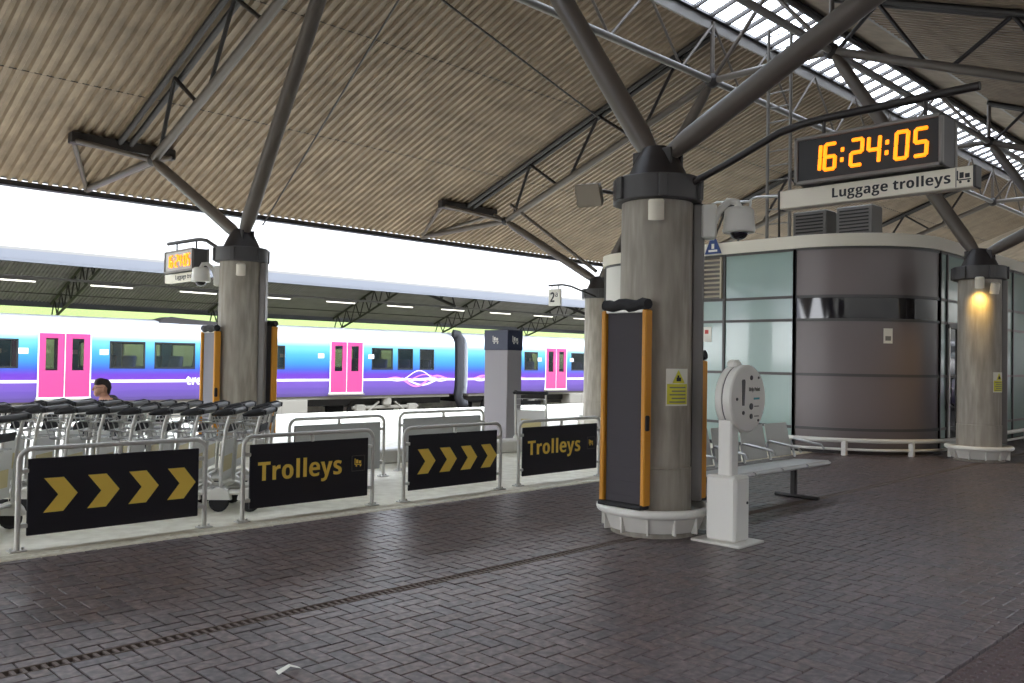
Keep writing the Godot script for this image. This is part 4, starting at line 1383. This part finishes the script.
# ------------------------------------------------------------------ person
func sdf_mesh(bones: Array, lo: Vector3, hi: Vector3, cell: float, k: float, colour: Callable) -> B:
	# bones: [a, b, ra, rb]; smooth union, meshed as surface nets
	var nx := int((hi.x - lo.x) / cell) + 1
	var ny := int((hi.y - lo.y) / cell) + 1
	var nz := int((hi.z - lo.z) / cell) + 1
	var f := PackedFloat32Array()
	f.resize(nx * ny * nz)
	for z in nz:
		for y in ny:
			for x in nx:
				var p := lo + Vector3(x, y, z) * cell
				var d := 10.0
				for b in bones:
					var a: Vector3 = b[0]
					var ab: Vector3 = b[1] - a
					var t := clampf((p - a).dot(ab) / maxf(ab.length_squared(), 1e-8), 0, 1)
					var e := (p - a - ab * t).length() - lerpf(b[2], b[3], t)
					var h := clampf(0.5 + 0.5 * (d - e) / k, 0, 1)
					d = lerpf(d, e, h) - k * h * (1.0 - h)
				f[(z * ny + y) * nx + x] = d
	var pos := {}
	var at := func(x, y, z): return f[(z * ny + y) * nx + x]
	for z in nz - 1:
		for y in ny - 1:
			for x in nx - 1:
				var s := Vector3.ZERO
				var cnt := 0
				var c := []
				for q in 8:
					c.append(f[((z + (q >> 2)) * ny + y + ((q >> 1) & 1)) * nx + x + (q & 1)])
				for q in 8:
					for ax in [1, 2, 4]:
						if q & ax:
							continue
						var w: int = q | ax
						if (c[q] < 0.0) != (c[w] < 0.0):
							var t: float = c[q] / (c[q] - c[w])
							var pa := Vector3(q & 1, (q >> 1) & 1, q >> 2)
							var pb := Vector3(w & 1, (w >> 1) & 1, w >> 2)
							s += pa.lerp(pb, t)
							cnt += 1
				if cnt:
					pos[Vector3i(x, y, z)] = lo + (Vector3(x, y, z) + s / cnt) * cell
	var grad := func(p: Vector3):
		var g := (p - lo) / cell
		var x := clampi(int(g.x), 1, nx - 2)
		var y := clampi(int(g.y), 1, ny - 2)
		var z := clampi(int(g.z), 1, nz - 2)
		return Vector3(at.call(x + 1, y, z) - at.call(x - 1, y, z), at.call(x, y + 1, z) - at.call(x, y - 1, z), at.call(x, y, z + 1) - at.call(x, y, z - 1)).normalized()
	var nrm := {}
	for key in pos:
		nrm[key] = grad.call(pos[key])
	var b := B.new()
	for z in range(1, nz - 1):
		for y in range(1, ny - 1):
			for x in range(1, nx - 1):
				var v0: float = f[(z * ny + y) * nx + x]
				for ax in 3:
					var o := Vector3i.ZERO
					o[ax] = 1
					var v1: float = f[((z + o.z) * ny + y + o.y) * nx + x + o.x]
					if (v0 < 0.0) == (v1 < 0.0):
						continue
					var e1 := Vector3i.ZERO
					var e2 := Vector3i.ZERO
					e1[(ax + 1) % 3] = 1
					e2[(ax + 2) % 3] = 1
					var i0 := Vector3i(x, y, z)
					var q := [i0, i0 - e1, i0 - e1 - e2, i0 - e2]
					if not (pos.has(q[0]) and pos.has(q[1]) and pos.has(q[2]) and pos.has(q[3])):
						continue
					b.col = colour.call((pos[q[0]] + pos[q[2]]) * 0.5)
					b.tri(pos[q[0]], pos[q[1]], pos[q[2]], nrm[q[0]], nrm[q[1]], nrm[q[2]])
					b.tri(pos[q[0]], pos[q[2]], pos[q[3]], nrm[q[0]], nrm[q[2]], nrm[q[3]])
	return b

func limb(a: Vector3, b: Vector3, ra: float, rb: float) -> Array:
	return [a, b, ra, rb]

func make_person():
	# seated, facing -x in world (local +x forward, turned)
	var r := thing("person", "person with short dark hair and a black jacket sitting behind the trolleys", "person", P(4.5, 0.045, 12.3), PI)
	var skin := rgb(206, 158, 134).srgb_to_linear()
	var jacket := rgb(26, 25, 30).srgb_to_linear()
	var jeans := rgb(44, 48, 66).srgb_to_linear()
	var shoe := rgb(30, 26, 24).srgb_to_linear()
	var bones := [
		limb(Vector3(0, 0.54, 0), Vector3(0.03, 0.68, 0), 0.14, 0.14), limb(Vector3(0.03, 0.68, 0), Vector3(0.07, 0.83, 0), 0.15, 0.13),
		limb(Vector3(0.04, 0.87, -0.13), Vector3(0.04, 0.87, 0.13), 0.085, 0.085), limb(Vector3(-0.05, 0.76, 0), Vector3(0.0, 0.9, 0), 0.12, 0.085), limb(Vector3(0.07, 0.84, 0), Vector3(0.11, 0.95, 0), 0.06, 0.055)]
	for s in [-1.0, 1.0]:
		bones.append(limb(Vector3(0.06, 0.82, 0.17 * s), Vector3(0.1, 0.63, 0.23 * s), 0.065, 0.052))
		bones.append(limb(Vector3(0.1, 0.63, 0.23 * s), Vector3(0.33, 0.6, 0.14 * s), 0.05, 0.034))
		bones.append(limb(Vector3(0.02, 0.5, 0.1 * s), Vector3(0.44, 0.5, 0.12 * s), 0.095, 0.068))
		bones.append(limb(Vector3(0.44, 0.5, 0.12 * s), Vector3(0.47, 0.055, 0.12 * s), 0.062, 0.042))
		bones.append(limb(Vector3(0.46, 0.01, 0.12 * s), Vector3(0.62, -0.007, 0.13 * s), 0.045, 0.035))
	var body := sdf_mesh(bones, Vector3(-0.22, -0.08, -0.36), Vector3(0.74, 1.12, 0.36), 0.024, 0.035, func(p):
		if p.y > 0.92 and p.x > 0.065: return skin
		if p.y < 0.045: return shoe
		if p.y < 0.6 and not (p.x > 0.12 and p.y > 0.56): return jeans
		return jacket)
	var H := Vector3(0.14, 1.06, 0)
	var head := [limb(H + Vector3(-0.015, 0.035, 0), H + Vector3(0.01, 0.03, 0), 0.088, 0.085), limb(H + Vector3(0.03, 0.0, 0), H + Vector3(0.055, -0.06, 0), 0.066, 0.042),
		limb(H + Vector3(0.09, 0.03, 0), H + Vector3(0.112, -0.008, 0), 0.012, 0.016), limb(H + Vector3(0.085, -0.048, -0.015), H + Vector3(0.085, -0.048, 0.015), 0.011, 0.011),
		limb(H + Vector3(-0.03, -0.08, 0), H + Vector3(-0.02, -0.02, 0), 0.054, 0.056)]
	for s in [-1.0, 1.0]:
		head.append(limb(H + Vector3(0, 0.012, 0.082 * s), H + Vector3(0, -0.03, 0.08 * s), 0.017, 0.012))
	var hd := sdf_mesh(head, H + Vector3(-0.13, -0.15, -0.125), H + Vector3(0.15, 0.15, 0.125), 0.009, 0.014, func(p): return skin)
	body.v.append_array(hd.v)
	body.n.append_array(hd.n)
	body.c.append_array(hd.c)
	for s in [-1.0, 1.0]:
		# hands: palm, four fingers and a thumb
		var w := Vector3(0.34, 0.6, 0.13 * s)
		var hand := [limb(w, w + Vector3(0.06, -0.02, -0.02 * s), 0.03, 0.032)]
		for i in 4:
			var q := w + Vector3(0.075, -0.02, (-0.045 + 0.019 * i) * s)
			var l: float = [0.055, 0.065, 0.062, 0.048][i]
			hand.append(limb(q, q + Vector3(l * 0.6, -0.012, 0), 0.0095, 0.009))
			hand.append(limb(q + Vector3(l * 0.6, -0.012, 0), q + Vector3(l * 0.85, -0.045, 0), 0.009, 0.008))
		hand.append(limb(w + Vector3(0.03, 0, -0.035 * s), w + Vector3(0.075, -0.01, -0.07 * s), 0.012, 0.009))
		var hm := sdf_mesh(hand, w + Vector3(-0.05, -0.12, -0.12), w + Vector3(0.17, 0.06, 0.12), 0.008, 0.008, func(p): return skin)
		body.v.append_array(hm.v)
		body.n.append_array(hm.n)
		body.c.append_array(hm.c)
	part(body, "body", M.skin_cloth, r)
	var hair := [limb(H + Vector3(-0.03, 0.055, 0), H + Vector3(0.015, 0.075, 0), 0.09, 0.078), limb(H + Vector3(-0.06, 0.0, 0), H + Vector3(-0.07, -0.04, 0), 0.07, 0.045), limb(H + Vector3(0.05, 0.1, -0.03), H + Vector3(0.05, 0.1, 0.03), 0.035, 0.035)]
	part(sdf_mesh(hair, H + Vector3(-0.16, -0.12, -0.13), H + Vector3(0.13, 0.19, 0.13), 0.01, 0.02, func(p): return rgb(40, 30, 26).srgb_to_linear()), "hair", M.skin_cloth, r)
	var gl := B.new()
	for s in [-1.0, 1.0]:
		var ring := []
		for i in 12:
			ring.append(H + Vector3(0.093, 0.022 + 0.017 * sin(TAU * i / 12), s * 0.034 + 0.023 * cos(TAU * i / 12)))
		gl.tube(ring, 0.0022, 6, false, true)
		gl.tube([H + Vector3(0.09, 0.026, s * 0.057), H + Vector3(0.06, 0.026, s * 0.08), H + Vector3(0.0, 0.02, s * 0.09)], 0.0022, 6)
		gl.sphere(H + Vector3(0.078, 0.022, s * 0.034), Vector3(0.012, 0.009, 0.014), 8, 6)
	part(gl, "glasses", M.black, r)
	bx("collar", M.black, r, Vector3(0.09, 0.895, 0), Vector3(0.15, 0.05, 0.16), 0.02)

# ------------------------------------------------------------------ scene
func _ready():
	rng.seed = 5
	var cam := Camera3D.new()
	cam.name = "camera"
	cam.position = Vector3(0, CAM_Y, 0)
	cam.rotation_degrees = Vector3(1.185, -44.7, 0.95)
	cam.fov = rad_to_deg(2.0 * atan(341.5 / 870.0))
	cam.current = true
	add_child(cam)
	var we := WorldEnvironment.new()
	we.name = "environment"
	var env := Environment.new()
	env.background_mode = Environment.BG_SKY
	var sky := Sky.new()
	var sm := ProceduralSkyMaterial.new()
	sm.sky_top_color = rgb(222, 232, 246)
	sm.sky_horizon_color = rgb(246, 247, 250)
	sm.ground_horizon_color = rgb(120, 116, 110)
	sm.ground_bottom_color = rgb(90, 86, 80)
	sm.sky_energy_multiplier = 2.8
	sm.ground_energy_multiplier = 1.0
	sky.sky_material = sm
	env.sky = sky
	env.tonemap_mode = Environment.TONE_MAPPER_LINEAR
	env.tonemap_exposure = 1.1
	env.sdfgi_enabled = true
	env.ssao_enabled = true
	env.ssil_enabled = true
	we.environment = env
	add_child(we)

	make_materials()
	mat("steel_dark_rust", rgb(98, 84, 76), 0.6)
	mat("glare_screen", rgb(176, 176, 172), 0.3)  # sky glare on the far clock glass, put into the screen colour
	mat("speaker_beige", rgb(150, 140, 124), 0.5)
	mat("fascia_grey", rgb(96, 98, 104), 0.5)
	mat("tactile", rgb(84, 68, 66), 0.55)
	mat("panel_back", rgb(176, 178, 178), 0.5)
	mat("trolley_sheet", rgb(222, 222, 218), 0.3, 0.1)
	mat("strip_gold", rgb(210, 196, 146), 0.4)
	mat("print_grey", rgb(120, 120, 112), 0.6)
	mat("red_print", rgb(196, 80, 70), 0.5)
	mat("bench_metal", rgb(206, 206, 204), 0.35, 0.2)
	mat("bench_back", rgb(168, 168, 162), 0.4, 0.3)
	mat("totem_grey", rgb(138, 132, 136), 0.4)
	var sc := mat("skin_cloth", Color.WHITE, 0.7)
	sc.vertex_color_use_as_albedo = true

	# setting
	make_platforms()
	make_paving()
	make_shade_wall()
	make_roof(RIDGE, "ceiling", "brown corrugated metal roof over the near platform with dark steel below", "")
	make_roof(FAR_RIDGE, "ceiling_far", "corrugated roof of the far platform canopy behind the train", "")
	skylight(RIDGE, "glazed ridge skylight of the near platform roof")
	skylight(FAR_RIDGE, "glazed ridge skylight of the far platform canopy")
	for i in BAYS.size():
		var u: float = BAYS[i]
		truss(u, RIDGE, "tubular steel roof truss of the near platform roof", "near roof trusses")
	for u in FAR_BAYS:
		far_truss(u)
	concrete_column(6.8, 4.93, RIDGE, "concrete column with yellow notice beside the white help point", "")
	concrete_column(6.8, 13.17, RIDGE, "concrete column with two boarding ramps behind the luggage trolleys", "")
	concrete_column(16.3, 5.0, RIDGE, "concrete column in front of the office door with a lit lamp", "")
	concrete_column(16.3, 13.5, RIDGE, "concrete column beside the white curved end of the office", "")
	concrete_column(25.8, 5.0, RIDGE, "concrete column further along the office wall", "")
	var br := thing("bracing_rod", "thin dark bracing rod under the roof between two trusses", "rod", Vector3.ZERO, 0.0, "roof bracing rods", "structure")
	tb("rod", M.steel_dark, br, [P(8.85, 8.2, 11.1), P(11.1, 4.95, 20.4)], 0.022, 6)
	var br2 := thing("bracing_rod", "thin dark bracing rod running to the second truss", "rod", Vector3.ZERO, 0.0, "roof bracing rods", "structure")
	tb("rod", M.steel_dark, br2, [P(6.9, 8.35, 11.3), P(16.2, 7.5, 13.5)], 0.022, 6)
	make_building()
	make_train()

	# things on the platform
	barrier(2.12, 3.68, 7.73, "arrows", "black barrier panel with four yellow chevrons at the nested trolleys", "")
	barrier(4.07, 5.58, 7.75, "word", "black Trolleys barrier panel next to the end of the nested trolleys", "")
	barrier(5.98, 7.47, 7.72, "arrows", "black barrier panel with four yellow chevrons between the two Trolleys panels", "")
	barrier(7.85, 9.45, 7.78, "word", "black Trolleys barrier panel beside the column with the boarding ramp", "")
	barrier(5.62, 7.05, 9.55, "", "plain grey-backed barrier behind the first Trolleys panel", "", PI)
	barrier(7.58, 9.2, 9.9, "", "plain grey-backed barrier in front of the totem", "", PI)
	make_trolleys()
	ramp(P(6.4, 0.27, 4.96), 0.0, 1.85, M.grip_tread, "dark folding boarding ramp with yellow edges beside the yellow notice column")
	ramp(P(7.2, 0.27, 4.9), PI, 1.4, M.grip_tread, "shorter dark boarding ramp on the bench side of the column")
	ramp(P(6.38, 0.27, 13.3), 0.0, 1.75, M.grip_pale, "pale grey boarding ramp with yellow edges behind the trolleys")
	ramp(P(7.22, 0.27, 13.05), PI, 1.85, M.grip_tread, "dark boarding ramp with yellow edges on the column behind the trolleys")
	clock_sign(6.8, 2.87, -1.0, "large amber digital clock hanging above the help point", "Luggage trolleys sign under the large amber clock", M.black)
	clock_sign(6.8, 15.23, 1.0, "amber digital clock over the nested trolleys, its face coloured pale for sky glare", "Luggage trolleys sign over the nested trolleys", M.glare_screen)
	notice(6.8, 4.93, 107.0, 1.37, "yellow and white safety notice on the column by the help point")
	notice(16.3, 5.0, 106.0, 1.35, "yellow safety notice on the column by the office door")
	column_lamp(6.8, 4.93, 145.0, 2.98, "unlit cream cylinder lamp on the column with the dome camera")
	column_lamp(6.8, 13.17, 118.0, 2.95, "unlit cream cylinder lamp on the column behind the trolleys")
	column_lamp(16.3, 5.0, 163.0, 3.02, "lit cylinder lamp on the column by the office door", true)
	column_lamp(16.3, 5.0, 132.0, 2.93, "unlit cream cylinder lamp next to the lit one on the office door column")
	dome_camera(P(7.26, 2.91, 4.32), Vector3(-0.6, 0, -0.8), "white dome camera on a bracket beside the amber clock")
	dome_camera(P(6.3, 2.85, 13.55), Vector3(0.8, 0, 0.6), "white dome camera on the column behind the trolleys")
	speaker(P(6.42, 3.22, 5.42), Vector3(-0.75, -0.35, 0.2), Vector3(0.6, 0.0, 0.8), "cream horn loudspeaker on the collar of the help point column")
	dispenser()
	bench(P(7.73, 0, 4.95), 4, 0.0, "row of four pale metal seats behind the white help point")
	bench(P(4.55, 0, 13.185), 3, -PI / 2, "pale metal seats behind the nested luggage trolleys")
	totem()
	platform_sign()
	make_person()
	# far canopy strip lights
	for i in 12:
		var lamp := thing("strip_light", "white fluorescent strip light hanging along the far canopy edge", "lamp", P(2.0 + 3.2 * i, 3.95, 32.0), 0.0, "far canopy strip lights")
		bx("housing", M.steel_grey, lamp, Vector3(0, 0.05, 0), Vector3(1.6, 0.06, 0.12), 0.01)
		tb("tube", M.lamp_white, lamp, [Vector3(-0.72, 0, 0), Vector3(0.72, 0, 0)], 0.03, 8)
		var l := AreaLight3D.new()
		l.name = "tube_light"
		l.area_size = Vector2(1.4, 0.06)
		l.light_energy = 0.4
		l.light_color = rgb(255, 250, 240)
		l.area_range = 40.0
		l.shadow_enabled = true
		l.position = Vector3(0, -0.04, 0)
		l.rotation.x = -PI / 2
		lamp.add_child(l, true)
	var rail := thing("lighting_conduit", "thin pale conduit carrying the strip lights of the far canopy", "conduit", P(18, 4.08, 32.0))
	tb("conduit", M.steel_grey, rail, [Vector3(-22, 0, 0), Vector3(30, 0, 0)], 0.045, 8)
	tb("wire", M.steel_dark, rail, [Vector3(-22, -0.5, -0.3), Vector3(30, -0.5, -0.3)], 0.02, 6)
	# litter
	var lp := B.new()
	lp.quad(P(-0.06, 0.006, -0.02), P(0.0, 0.035, -0.03), P(0.02, 0.03, 0.02), P(-0.05, 0.008, 0.03), Vector3.UP)
	lp.quad(P(0.0, 0.035, -0.03), P(0.07, 0.006, -0.02), P(0.07, 0.008, 0.02), P(0.02, 0.03, 0.02), Vector3.UP)
	tag(part(lp, "paper_scrap", M.notice_white, self, P(2.33, 0.002, 3.93)), "small crumpled white paper scrap on the brick paving", "litter")
